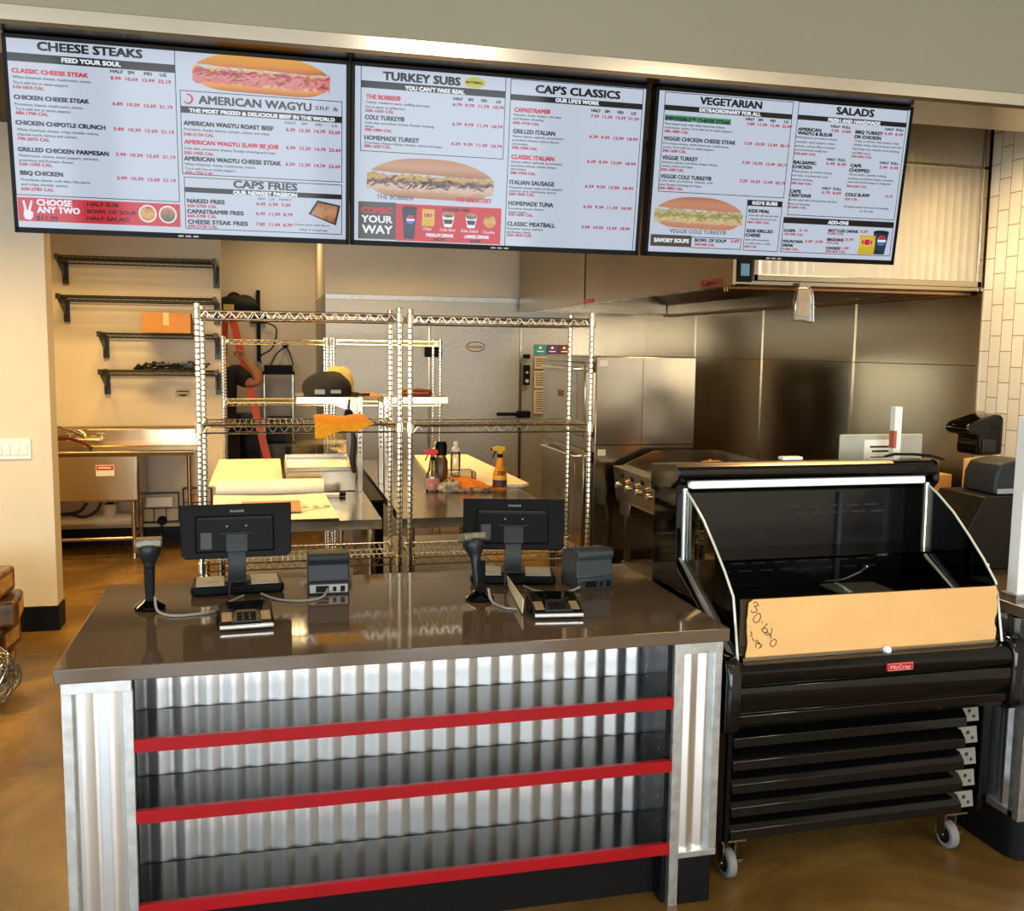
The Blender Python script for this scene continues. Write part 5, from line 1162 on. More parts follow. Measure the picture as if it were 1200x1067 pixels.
# ================================================================ SCULLERY: SINK AND WALL SHELVES
sk = thing('scullery_sink', 'stainless scullery sink with a long drainboard, under the black wall shelves', 'sink', (-1.3, 8.8, 0))
skx1 = -.60
MB().prism([(8.50, .86), (8.49, .875), (8.49, .895), (8.505, .905), (8.53, .885), (9.08, .885), (9.085, 1.03), (9.13, 1.055), (9.138, 1.05), (9.138, .86)], 'x', -2.9, skx1).build('drainboard', sinksteel, sk, bevel=.003)
box(-2.9, -1.035, 8.52, 9.08, .475, .87).build('basin', sinksteel, sk, bevel=.02, seg=3)
MB().box(-1.842, -1.838, 8.518, 8.523, .48, .87).build('basin_seam', greyp, sk)
lb = box(-1.365, -1.225, 8.515, 8.52, .695, .785).build('warning_label', paper, sk); q = MB(); q.box(-1.36, -1.23, 8.513, 8.515, .745, .78); q.build('red_band', mat('faded red label', 'c04030', .5), lb); q = MB().box(-1.345, -1.25, 8.511, 8.513, .757, .768); q.build('label_print', paper, lb)
for x in (-1.09, -2.8):
    for y in (8.56, 9.03): MB().cyl((x, y, .0), (x, y, .48), .02).lathe([(0, 0), (.028, 0), (.022, .04), (0, .04)], (x, y, 0), 14).build('leg', sinksteel, sk)
MB().cyl((-.68, 9.03, 0), (-.68, 9.03, .86), .02).build('leg', sinksteel, sk)
MB().cyl((-2.8, 8.56, .165), (-1.09, 8.56, .165), .016).cyl((-1.09, 8.56, .165), (-1.09, 9.03, .165), .016).build('cross_rail', sinksteel, sk)
fc = MB().tube([(-1.66, 9.06, .955), (-1.42, 9.06, .955)], .017, 10).build('faucet', chrome, sk)
MB().cyl((-1.66, 9.06, .955), (-1.66, 9.10, .955), .028).cyl((-1.42, 9.06, .955), (-1.42, 9.10, .955), .028).tube([(-1.54, 9.06, .955), (-1.54, 9.02, .98), (-1.62, 8.96, 1.03), (-1.71, 8.88, 1.075), (-1.735, 8.86, 1.065), (-1.735, 8.86, 1.02)], .011, 8).build('spout', chrome, fc)
for x in (-1.66, -1.42): MB().cyl((x, 9.06, .97), (x, 9.04, 1.0), .014).box(x-.008, x+.055, 9.02, 9.035, .995, 1.008).build('tap_handle', chrome, fc)
cable([(-1.95, 9.02, .965), (-1.75, 8.98, .96), (-1.62, 8.92, .965), (-1.50, 8.85, .93), (-1.44, 8.80, .895)], .013, cabler, 'dark red hose lying behind the scullery faucet', 'hose')
dp = thing('drain_pipe', 'white plastic drain pipe under the scullery sink', 'pipe', (-1.4, 8.8, .2))
MB().tube([(-2.9, 8.8, .285), (-1.33, 8.8, .285)], .045, 14).build('pipe', pvc, dp)
MB().tube([(-1.42, 8.8, .285), (-1.13, 8.8, .285)], .055, 14).tube([(-1.31, 8.8, .285), (-1.31, 8.8, .42)], .055, 14).tube([(-1.16, 8.8, .285), (-1.10, 8.8, .285)], .045, 14).build('tee_joint', pvc, dp)
MB().tube([(-1.31, 8.8, .42), (-1.31, 8.8, .474)], .03, 10).build('tail_piece', blackp, dp)
cable([(-2.0, 8.72, .40), (-1.75, 8.70, .36), (-1.55, 8.70, .37), (-1.48, 8.72, .44), (-1.44, 8.75, .49)], .014, cablek, 'black hose drooping under the scullery sink', 'hose')
cable([(-1.62, 8.72, .36), (-1.50, 8.70, .33), (-1.40, 8.70, .38), (-1.36, 8.70, .46)], .012, cablek, 'short black hose hooked beside the white drain pipe', 'hose')
# little wire racks below the drainboard
def soap_rack(x0, x1, z0, z1, label, content, cz):
    mb = MB()
    for y in (9.06, 9.134): mb.tube([(x0, y, z0), (x1, y, z0), (x1, y, z1), (x0, y, z1)], .006, 5, True)
    for x in (x0, (x0+x1)/2, x1): mb.tube([(x, 9.06, z0+.0), (x, 9.134, z0)], .004, 5)
    mb.tube([(x0, 9.06, (z0+z1)/2), (x1, 9.06, (z0+z1)/2)], .004, 5); mb.tube([((x0*2+x1)/3, 9.06, z0), ((x0*2+x1)/3, 9.06, (z0+z1)/2)], .004, 5); mb.tube([((x0+2*x1)/3, 9.06, z0), ((x0+2*x1)/3, 9.06, (z0+z1)/2)], .004, 5)
    return tag(mb.build('wire_rack', black_epoxy), label, 'rack', 'wire racks on the scullery wall')
soap_rack(-1.09, -.78, .20, .46, 'black wire rack with a white packet on the wall below the drainboard', None, .3)
tag(box(-1.05, -.83, 9.07, 9.125, .34, .425).build('packet', whitep, bevel=.004), 'white packet in the left wire rack', 'packet')
soap_rack(-.74, -.50, .25, .50, 'black wire rack with a red and white carton, right of the other rack', None, .3)
tag(box(-.70, -.54, 9.07, 9.125, .31, .45).build('carton', mat('red and white carton', 'd0b898', .6, noise=(14, .1), col2='b84830'), bevel=.003), 'red and white carton in the right wire rack', 'carton')
tag(MB().cyl((-.925, 9.05, .21), (-.925, 9.10, .21), .025).cyl((-.925, 9.10, .21), (-.925, 9.138, .21), .04).build('outlet_plug', blackp), 'black plug on the scullery wall under the white packet', 'plug')
cable([(-.925, 9.06, .19), (-.93, 9.04, .10), (-.86, 9.03, .05), (-.75, 9.05, .08), (-.65, 9.06, .12)], .007, cablek, 'black cord hanging from the plug on the scullery wall')
def wall_shelf(x0, x1, z, label):
    t = thing('wall_shelf', label, 'shelf', ((x0+x1)/2, 8.95, z), 0, 'black wire wall shelves above the sink')
    wire_shelf(x0, x1, 8.77, 9.12, z, r=.006, rs=.003, pitch=.035).build('wire_shelf', black_epoxy, t)
    for x in (x0-.012, x1+.012):
        b = MB().prism([(8.76, z+.012), (8.76, z-.022), (8.80, z-.05), (9.10, z-.17), (9.146, z-.17), (9.146, z+.012)], 'x', x-.004, x+.004)
        b.box(x-.016, x+.016, 8.752, 8.785, z-.03, z+.016).build('bracket', black_epoxy, t, bevel=.002)
        MB().box(x-.024, x+.024, 9.118, 9.148, z-.21, z-.02).build('wall_plate', black_epoxy, t, bevel=.003)
wall_shelf(-1.64, -.435, 2.478, 'topmost black wire wall shelf over the scullery sink, empty')
wall_shelf(-1.64, -.435, 2.158, 'second black wire wall shelf from the top over the scullery sink, empty')
wall_shelf(-1.335, -.435, 1.855, 'black wire wall shelf carrying the cardboard box')
wall_shelf(-1.335, -.435, 1.542, 'lowest black wire wall shelf, with the pile of black clips')
bx_ = thing('cardboard_box', 'closed cardboard box on a black wire wall shelf', 'box', (-.82, 8.95, 1.864))
box(-1.015, -.625, 8.82, 9.08, 1.8645, 2.035).build('carton', card, bx_, bevel=.003); MB().box(-.845, -.80, 8.8185, 8.82, 1.93, 2.035).box(-.845, -.80, 8.8185, 9.0815, 2.035, 2.0365).build('packing_tape', mat('pale tape', 'd8b078', .35), bx_)
rn = random.Random(21)
for i in range(36):
    x = -1.06 + .54*((i*7) % 36)/36 + rn.uniform(-.01, .01); hmax = .085*math.exp(-((x+.60)/.16)**2) + .08*math.exp(-((x+.92)/.14)**2); y = rn.uniform(8.84, 9.02); z = 1.5515 + (i % 3)*.3*max(.008, hmax)
    q = Matrix.Translation((x, y, z+.008)) @ Matrix.Rotation(rn.uniform(0, 6.28), 4, 'Z') @ Matrix.Rotation(rn.uniform(-.3, .3), 4, 'X')
    o = MB().prism([(-.045, -.008), (.045, -.008), (.05, .0), (.03, .018), (.022, .006), (-.022, .006), (-.03, .018), (-.05, 0)], 'y', -.012, .012).move(q).build('shelf_clip', black_epoxy)
    tag(o, 'black plastic clip in the pile on the lowest wall shelf', 'clip', 'black clips on the lowest wall shelf')
st = thing('wall_sticker', 'small maker sticker on the scullery wall under the shelves', 'sticker', (-.72, 9.148, 1.31))
box(-.79, -.66, 9.1465, 9.1498, 1.305, 1.375).build('sticker', mat('grey sticker', 'b8a888', .5), st); q = MB(); q.box(-.775, -.675, 9.146, 9.1465, 1.352, 1.362); q.prism([(-.77, 1.332), (-.68, 1.332), (-.705, 1.315), (-.745, 1.315)], 'y', 9.146, 9.1465); q.build('print', ink, st)

# ================================================================ LEFT EDGE: SWITCH, BUNDLES, WIRE
swp = thing('switch_plate', 'white four gang switch plate on the left end wall', 'switch', (-1.49, 6.445, 1.07))
box(-1.60, -1.395, 6.441, 6.45, 1.07, 1.195).build('plate', whitep, swp, bevel=.003)
for i in range(4): MB().box(-1.588+.047*i, -1.556+.047*i, 6.436, 6.442, 1.098, 1.167).build('rocker', whitep, swp, bevel=.002)
bcol = ['b57a2c', '8a5a20', '9a6a2a', '94602a']
for i in range(4):
    z0 = .005 + .143*i
    t = thing('coffee_bundle', ('bottom', 'second', 'third', 'topmost')[i] + ' wrapped brown bundle of the stack on the floor by the left wall', 'bundle', (-1.58, 5.60, z0), R((4, -5, 7, -3)[i]), 'wrapped brown bundles stacked by the left wall'); k = dict(parent=t, local=True)
    dx = (0, .02, .055, .0)[i]
    MB().box(-.24+dx, .225+dx, -.16, .16, 0, .138).build('bundle', mat('printed brown wrap', '24150a' if i != 3 else '4a2c10', .3, noise=(9, .5), col2='6e481c' if i != 3 else '9a6a2a'), bevel=.022, seg=3, **k)
    MB().box(.2262+dx, .2272+dx, -.11, .10, .035, .11).build('end_label', mat('bundle label', 'c89a58', .5, noise=(30, .3)), bevel=0, **k)
    MB().box(-.10+dx, -.05+dx, -.1625, .1625, -.0, .1395).build('strap', mat('dark strap', '2c1a0c', .4), bevel=.03, seg=3, **k)
tag(MB().box(-1.74, -1.42, 5.53, 5.62, .574, .582).build('slip', paper), 'white paper slip on the topmost brown bundle', 'paper')
mb = MB(); rn = random.Random(5)
for s_ in range(60):
    p = Vector((-1.36, 5.08, .165)); d = Vector((rn.gauss(0, 1), rn.gauss(0, 1), rn.gauss(0, 1))).normalized(); pts = []
    c_ = Vector((-1.34, 5.1, .16)); ax = Vector((rn.gauss(0, 1), rn.gauss(0, 1), rn.gauss(0, 1))).normalized(); u = ax.orthogonal().normalized(); w = ax.cross(u); a0 = rn.uniform(0, 6.28); rr = rn.uniform(.7, 1.0)
    for k in range(11):
        a = a0 + k*.28; q = (u*math.cos(a) + w*math.sin(a))*rr + Vector((rn.gauss(0, .03), rn.gauss(0, .03), rn.gauss(0, .03)))
        pts.append((c_.x + q.x*.15, c_.y + q.y*.13, max(.006, c_.z + q.z*.16)))
    mb.tube(pts, .0035, 4)
tag(mb.build('wire_bundle', mat('silvery wire', 'a8a698', .25, .9)), 'tangled ball of silvery wire on the floor in front of the brown bundles', 'wire')

# ================================================================ HOOD, RANGE SIDE
hd = thing('exhaust_hood', 'long stainless exhaust hood over the cooking line on the right', 'hood', (3.0, 6.7, 2.1))
zt = 3.04; zb = 2.115
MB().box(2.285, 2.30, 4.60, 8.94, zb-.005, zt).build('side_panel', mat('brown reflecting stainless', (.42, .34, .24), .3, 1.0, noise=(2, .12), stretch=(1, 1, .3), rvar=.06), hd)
MB().box(2.30, 3.74, 4.60, 4.615, zb, zt).build('front_panel', steel, hd)
# framed fluted front
fl = MB(); n = 26; x0 = 2.42; x1 = 3.715; pts = []
for i in range(n): a = x0 + (x1-x0)*i/n; p = (x1-x0)/n; pts += [(a, 4.598), (a+p*.35, 4.5945), (a+p*.6, 4.5945), (a+p, 4.598)]
for z0, z1 in ((2.165, 2.755), (2.765, 3.02)): fl.prism(pts + [(x1, 4.60), (x0, 4.60)], 'z', z0, z1)
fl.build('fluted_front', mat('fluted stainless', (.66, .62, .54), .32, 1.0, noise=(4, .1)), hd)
MB().box(2.395, 2.42, 4.588, 4.60, 2.135, 3.03).box(3.715, 3.742, 4.588, 4.60, 2.135, 3.03).box(2.395, 3.742, 4.588, 4.60, 2.135, 2.165).box(2.395, 3.742, 4.588, 4.60, 2.752, 2.768).build('front_frame', steel, hd, bevel=.002)
MB().box(2.92, 3.04, 4.585, 4.59, 2.262, 2.285).build('front_slot', greyp, hd)
MB().box(2.285, 3.742, 4.60, 8.94, zt-.03, zt).build('top_panel', galv, hd)
MB().box(2.30, 3.742, 8.925, 8.94, zb, zt).build('end_panel', steel, hd)
# gutter lip round the open bottom, and the filter bank inside
MB().box(2.30, 2.40, 4.615, 8.925, zb, zb+.008).box(2.30, 3.74, 4.615, 4.72, zb, zb+.008).box(2.30, 3.74, 8.9, 8.925, zb, zb+.008).build('gutter', steel, hd)
MB().prism([(2.40, zb+.008), (2.405, zb+.008), (2.62, 2.55), (2.615, 2.56)], 'y', 4.72, 8.9).build('inner_slope', steel, hd)
MB().prism([(3.74, 2.2), (3.735, 2.2), (3.10, 2.62), (3.10, 2.63)], 'y', 4.72, 8.9).build('filter_bank', steel, hd)
MB().tube([(2.30, 4.66, zb-.012), (3.73, 4.66, zb-.012)], .011, 8).build('copper_pipe', mat('copper tube', (.62, .36, .22), .3, 1.0), hd)
MB().tube([(3.715, 4.66, zb-.012), (3.715, 8.9, zb-.012)], .012, 8).build('gas_pipe', mat('dull copper tube', (.50, .32, .20), .35, 1.0), hd)
bt = MB().box(2.306, 2.386, 4.588, 4.60, 2.125, 2.262).build('control_panel', blackp, hd, bevel=.004)
MB().box(2.322, 2.368, 4.585, 4.589, 2.155, 2.215).build('display', screen_mat('controller screen', '8fb4c4', .5), bt)
rd = mat('red hood badge', 'a8341c', .4)
b1 = MB().box(2.280, 2.286, 4.72, 4.97, 2.112, 2.152).build('badge', rd, hd); q = MB(); add_text(q, 'Captive', 0.0, .006, .20, .026, lambda u, v, k: (2.279, 4.955-u, 2.115+v), .0008); q.build('badge_lettering', whitep, b1)
MB().box(2.280, 2.286, 6.78, 7.0, 2.112, 2.14).build('badge', rd, hd)
MB().box(2.281, 2.287, 6.98, 6.995, 2.10, 3.0).build('panel_seam', greyp, hd)
MB().cyl((2.40, 4.9, 2.10), (2.36, 4.86, 2.17), .012).cyl((2.36, 4.86, 2.17), (2.355, 4.855, 2.19), .018).build('nozzle', chrome, hd)
hb = thing('hanging_packet', 'clear plastic packet of papers hanging from the hood front edge', 'packet', (2.665, 4.565, 1.92))
MB().prism([(2.625, 2.105), (2.71, 2.105), (2.722, 2.06), (2.728, 1.93), (2.712, 1.925), (2.655, 1.938), (2.612, 1.93), (2.612, 2.05)], 'y', 4.552, 4.578).build('plastic_bag', bagfilm, hb, bevel=.006)
MB().prism([(2.635, 2.09), (2.70, 2.09), (2.705, 1.96), (2.63, 1.965)], 'y', 4.56, 4.572).build('papers', mat('brownish papers', 'd8b078', .7, noise=(12, .2)), hb)
MB().box(2.64, 2.70, 4.56, 4.57, 2.10, 2.13).build('hook', steel, hb)
# upright double oven
ov = thing('upright_oven', 'tall stainless two section cabinet with doors on its left side, below the hood', 'cabinet', (2.69, 7.4, 0))
fx0, fx1, fy0, fy1 = 2.305, 3.085, 6.75, 8.05
box(fx0, fx1, fy0, fy1, .12, 1.725).build('body', steel_h, ov, bevel=.006)
MB().box(fx0-.001, fx1+.001, fy0-.0015, fy0, 1.078, 1.086).box(fx0+.36, fx0+.363, fy0-.0015, fy0, 1.09, 1.72).build('panel_seam', greyp, ov)
for z0, z1 in ((1.13, 1.68), (.20, 1.03)):
    d = MB().box(fx0-.055, fx0, fy0+.10, fy1-.08, z0, z1).build('door', steel_worn, ov, bevel=.01)
    MB().box(fx0-.058, fx0-.054, fy0+.28, fy1-.25, z0+.12, z1-.08).build('door_panel', steel, d, bevel=.002)
    MB().tube([(fx0-.055, fy1-.2, z1-.05), (fx0-.095, fy1-.2, z1-.05), (fx0-.095, fy0+.2, z1-.05), (fx0-.055, fy0+.2, z1-.05)], .011, 8).build('door_handle', chrome, d)
    MB().box(fx0-.0585, fx0-.057, fy0+.6, fy0+.76, (z0+z1)/2, (z0+z1)/2+.05).build('door_badge', mat('door badge', '5a3a24', .5), d)
for z in (1.65, 1.16, .98, .25): MB().box(fx0-.05, fx0-.02, fy0+.03, fy0+.09, z-.045, z+.045).build('hinge', steel, ov, bevel=.004)
for z in (1.655, 1.005): box(fx0+.025, fx0+.085, fy0-.002, fy0, z, z+.045).build('sticker', paper, ov)
for x in (fx0+.08, fx1-.08):
    for y in (fy0+.08, fy1-.08): MB().lathe([(0, -.014), (.055, -.014), (.06, -.01), (.06, .01), (.055, .014), (0, .014)], (x, y, .06), 20, 'x').box(x-.02, x+.02, y-.025, y+.025, .06, .12).build('caster', blackp, ov)
gh = thing('gas_hose', 'dark gas riser pipe between the cabinet and the steel wall', 'pipe', (3.2, 7.2, 0))
MB().cyl((3.18, 7.15, 0), (3.18, 7.15, 1.70), .028).build('riser', cablek, gh); MB().cyl((3.235, 7.2, .2), (3.235, 7.2, 1.52), .012).cyl((3.18, 7.15, 1.49), (3.235, 7.2, 1.49), .01).cyl((3.18, 7.15, 1.2), (3.235, 7.2, 1.2), .01).build('side_tube', steel, gh)
# griddle
gd = thing('griddle', 'stainless gas griddle with splash walls and a knob panel facing left, on a castered stand', 'griddle', (2.8, 5.9, 0))
gx0, gx1, gy0, gy1 = 2.42, 3.22, 5.0, 6.64
MB().box(gx0+.02, gx1, gy0, gy1, .70, .90).build('body', steel, gd, bevel=.004)
MB().box(gx0+.10, gx1-.03, gy0+.03, gy1-.03, .90, .915).build('cooking_plate', mat('seasoned plate', '3a2a18', .35, .6), gd)
MB().prism([(gx0+.08, .90), (gx0+.08, .955), (gx0+.30, 1.05), (gx1, 1.05), (gx1, .90)], 'y', gy1-.012, gy1).prism([(gx0+.08, .90), (gx0+.08, .955), (gx0+.30, 1.05), (gx1, 1.05), (gx1, .90)], 'y', gy0, gy0+.012).box(gx1-.012, gx1, gy0, gy1, .90, 1.05).build('splash_wall', steel_worn, gd)
kp_ = MB().prism([(gx0-.01, .945), (gx0+.10, .95), (gx0+.10, .72), (gx0+.02, .72)], 'y', gy0, gy1).build('knob_panel', steel, gd, bevel=.003)
for i in range(8):
    y = gy0+.13+.19*i; MB().cyl((gx0-.012, y, .83), (gx0-.05, y, .83), .022).box(gx0-.055, gx0-.045, y-.004, y+.004, .81, .85).build('knob', chrome, kp_); MB().box(gx0-.006, gx0+.004, y-.025, y+.025, .88, .91).build('knob_label', blackp, kp_)
for y in (gy0+.08, gy1-.09):
    for x in (gx0+.08, gx1-.06):
        l = box(x-.02, x+.02, y-.02, y+.02, .13, .70).build('stand_leg', steel, gd)
        MB().lathe([(0, -.015), (.055, -.015), (.062, -.01), (.062, .01), (.055, .015), (0, .015)], (x, y, .062), 22, 'x').build('caster', greyp, l)
        MB().lathe([(0, -.017), (.04, -.017), (.04, .017), (0, .017)], (x, y, .062), 18, 'x').box(x-.022, x+.022, y-.02, y+.02, .06, .14).build('fork', blackp, l)
MB().box(gx0+.05, gx1-.03, gy0+.05, gy1-.06, .24, .26).build('stand_shelf', galv, gd)
MB().box(gx0+.03, gx0+.10, gy1-.25, gy1-.05, .60, .70).build('grease_drawer', steel, gd, bevel=.004)
tw = thing('folded_towel', 'beige folded towel lying on the griddle', 'towel', (2.75, 5.9, .92))
MB().blob((2.90, 6.05, .955), (.13, .12, .085), .10, 12, flat=-.038).build('towel', towel_b, tw); MB().box(2.88, 2.94, 5.925, 5.94, .985, 1.0).build('care_label', mat('towel label', '7a4a24', .7), tw)

# ================================================================ HAND SINK CORNER BY THE TILED WALL
dsp = thing('towel_dispenser', 'glossy black paper towel dispenser on the tiled wall', 'dispenser', (3.68, 4.45, 1.25))
prof = [(3.748, 1.25), (3.605, 1.25), (3.595, 1.27), (3.60, 1.345), (3.575, 1.36), (3.545, 1.355), (3.522, 1.375), (3.518, 1.40), (3.54, 1.42), (3.62, 1.445), (3.70, 1.465), (3.735, 1.462), (3.748, 1.445)]
MB().prism(prof, 'y', 4.36, 4.53).build('housing', blackg, dsp, bevel=.014, seg=3)
MB().box(3.62, 3.70, 4.352, 4.362, 1.27, 1.335).build('window', greyp, dsp, bevel=.004)
hk = thing('hand_sink', 'hand sink with chrome gooseneck tap let into the counter below the black towel dispenser', 'sink', (3.45, 4.1, .91))
MB().box(3.22, 3.62, 3.93, 4.16, .9105, .918).build('rim', steel, hk, bevel=.003)
MB().box(3.25, 3.59, 3.96, 4.06, .912, .9195).build('basin', greyp, hk)
def arc(c, r, a0, a1, n=12): return [(c[0]+r*math.cos(R(a0+(a1-a0)*i/n)), c[1], c[2]+r*math.sin(R(a0+(a1-a0)*i/n))) for i in range(n+1)]
MB().tube([(3.465, 4.10, .918), (3.465, 4.10, 1.18)] + arc((3.418, 4.10, 1.18), .047, 0, 180) + [(3.371, 4.10, 1.165)], .012, 10).cyl((3.371, 4.10, 1.17), (3.368, 4.10, 1.14), .015).build('gooseneck_tap', chrome, hk)
tag(MB().prism([(3.43, .911), (3.645, .911), (3.642, 1.268), (3.429, 1.25)], 'y', 4.245, 4.255).build('kraft_board', kraft), 'upright sheet of kraft board standing behind the chrome gooseneck tap', 'board')
kb2 = thing('paper_bag', 'flat brown paper bag standing in front of the gooseneck tap', 'bag', (3.33, 3.97, .91))
MB().prism([(3.21, .919), (3.43, .919), (3.42, 1.165), (3.26, 1.165), (3.222, 1.145)], 'y', 3.90, 3.925).build('bag', kraft, kb2, bevel=.004)
tag(MB().box(3.10, 3.42, 4.32, 4.52, .911, 1.16).build('brown_carton', card, bevel=.004), 'brown carton on the right counter left of the gooseneck tap', 'carton')
kb_ = thing('slanted_box', 'dark box with a slanted side on the right hand counter', 'box', (2.95, 3.45, .91))
MB().prism([(2.62, .912), (3.25, .912), (3.25, 1.208), (2.79, 1.208)], 'y', 3.32, 3.60).build('box', mat('dark brown black laminate', '17110c', .4, noise=(20, .2), spec=.25), kb_, bevel=.004)
MB().cyl((2.70, 3.321, .985), (2.70, 3.31, .985), .012).build('knob', chrome, kb_)
gp_ = thing('small_printer', 'dark grey rounded printer standing on the dark slanted box', 'printer', (2.95, 3.45, 1.209))
MB().prism([(2.86, 1.21), (3.10, 1.21), (3.10, 1.34), (2.98, 1.352), (2.89, 1.335), (2.865, 1.29)], 'y', 3.36, 3.55).build('body', greyp, gp_, bevel=.012, seg=3)
MB().box(2.875, 2.99, 3.355, 3.362, 1.214, 1.234).build('port_strip', greyl, gp_)
tag(box(2.56, 2.66, 3.12, 3.24, .912, .985).build('paper_pad', paper, bevel=.002), 'white pad of paper on the right hand counter beside the deli case', 'paper pad')

# ================================================================ RECESS: LADDER, PERSON, WALL RACK
ld = thing('step_ladder', 'orange stepladder standing open in the back recess', 'ladder', (-.15, 10.3, 0))
def bar(p0, p1, w, d):
    p0 = Vector(p0); p1 = Vector(p1); dr_ = p1-p0; zz = dr_.normalized(); xx = Vector((1, 0, 0)); xx = (xx - zz*xx.dot(zz)).normalized(); yy = zz.cross(xx)
    m_ = Matrix((xx, yy, zz)).transposed(); return MB().obox((p0+p1)/2, (w, d, dr_.length), m_)
bar((-.335, 10.28, 2.06), (.13, 10.02, .03), .075, .03).build('rail', orange, ld); bar((-.405, 10.32, 2.06), (-.50, 10.02, .03), .075, .03).build('rail', orange, ld)
bar((-.335, 10.36, 2.06), (.10, 10.78, .03), .05, .025).build('rear_rail', orange, ld); bar((-.405, 10.36, 2.06), (-.50, 10.78, .03), .05, .025).build('rear_rail', orange, ld)
for i, f_ in enumerate((.12, .27, .42, .57, .72, .87)):
    xl = -.405 + (-.095)*f_*1.0; xr = -.335 + .465*f_; y = 10.29 - .27*f_; z = 2.06 - 2.03*f_
    MB().box(xl, xr, y-.05, y+.05, z-.012, z+.012).build('step', mat('ladder step', 'a8481c' if i > 2 else '8a4a28', .5), ld, bevel=.003)
MB().box(-.44, -.29, 10.2, 10.44, 2.05, 2.10).build('top_cap', orange, ld, bevel=.01)
tb = thing('tool_bag', 'black tool bag with a loop handle on top of the stepladder', 'bag', (-.28, 10.3, 2.1))
MB().blob((-.27, 10.32, 2.17), (.19, .12, .095), .14, 31, flat=-.068).build('bag', cloth_k, tb); MB().tube(arc((-.31, 10.32, 2.22), .065, 0, 180), .013, 7).build('handle', cloth_k, tb)
MB().box(-.41, -.31, 10.18, 10.2, 2.11, 2.17).build('yellow_patch', cloth_y, tb)
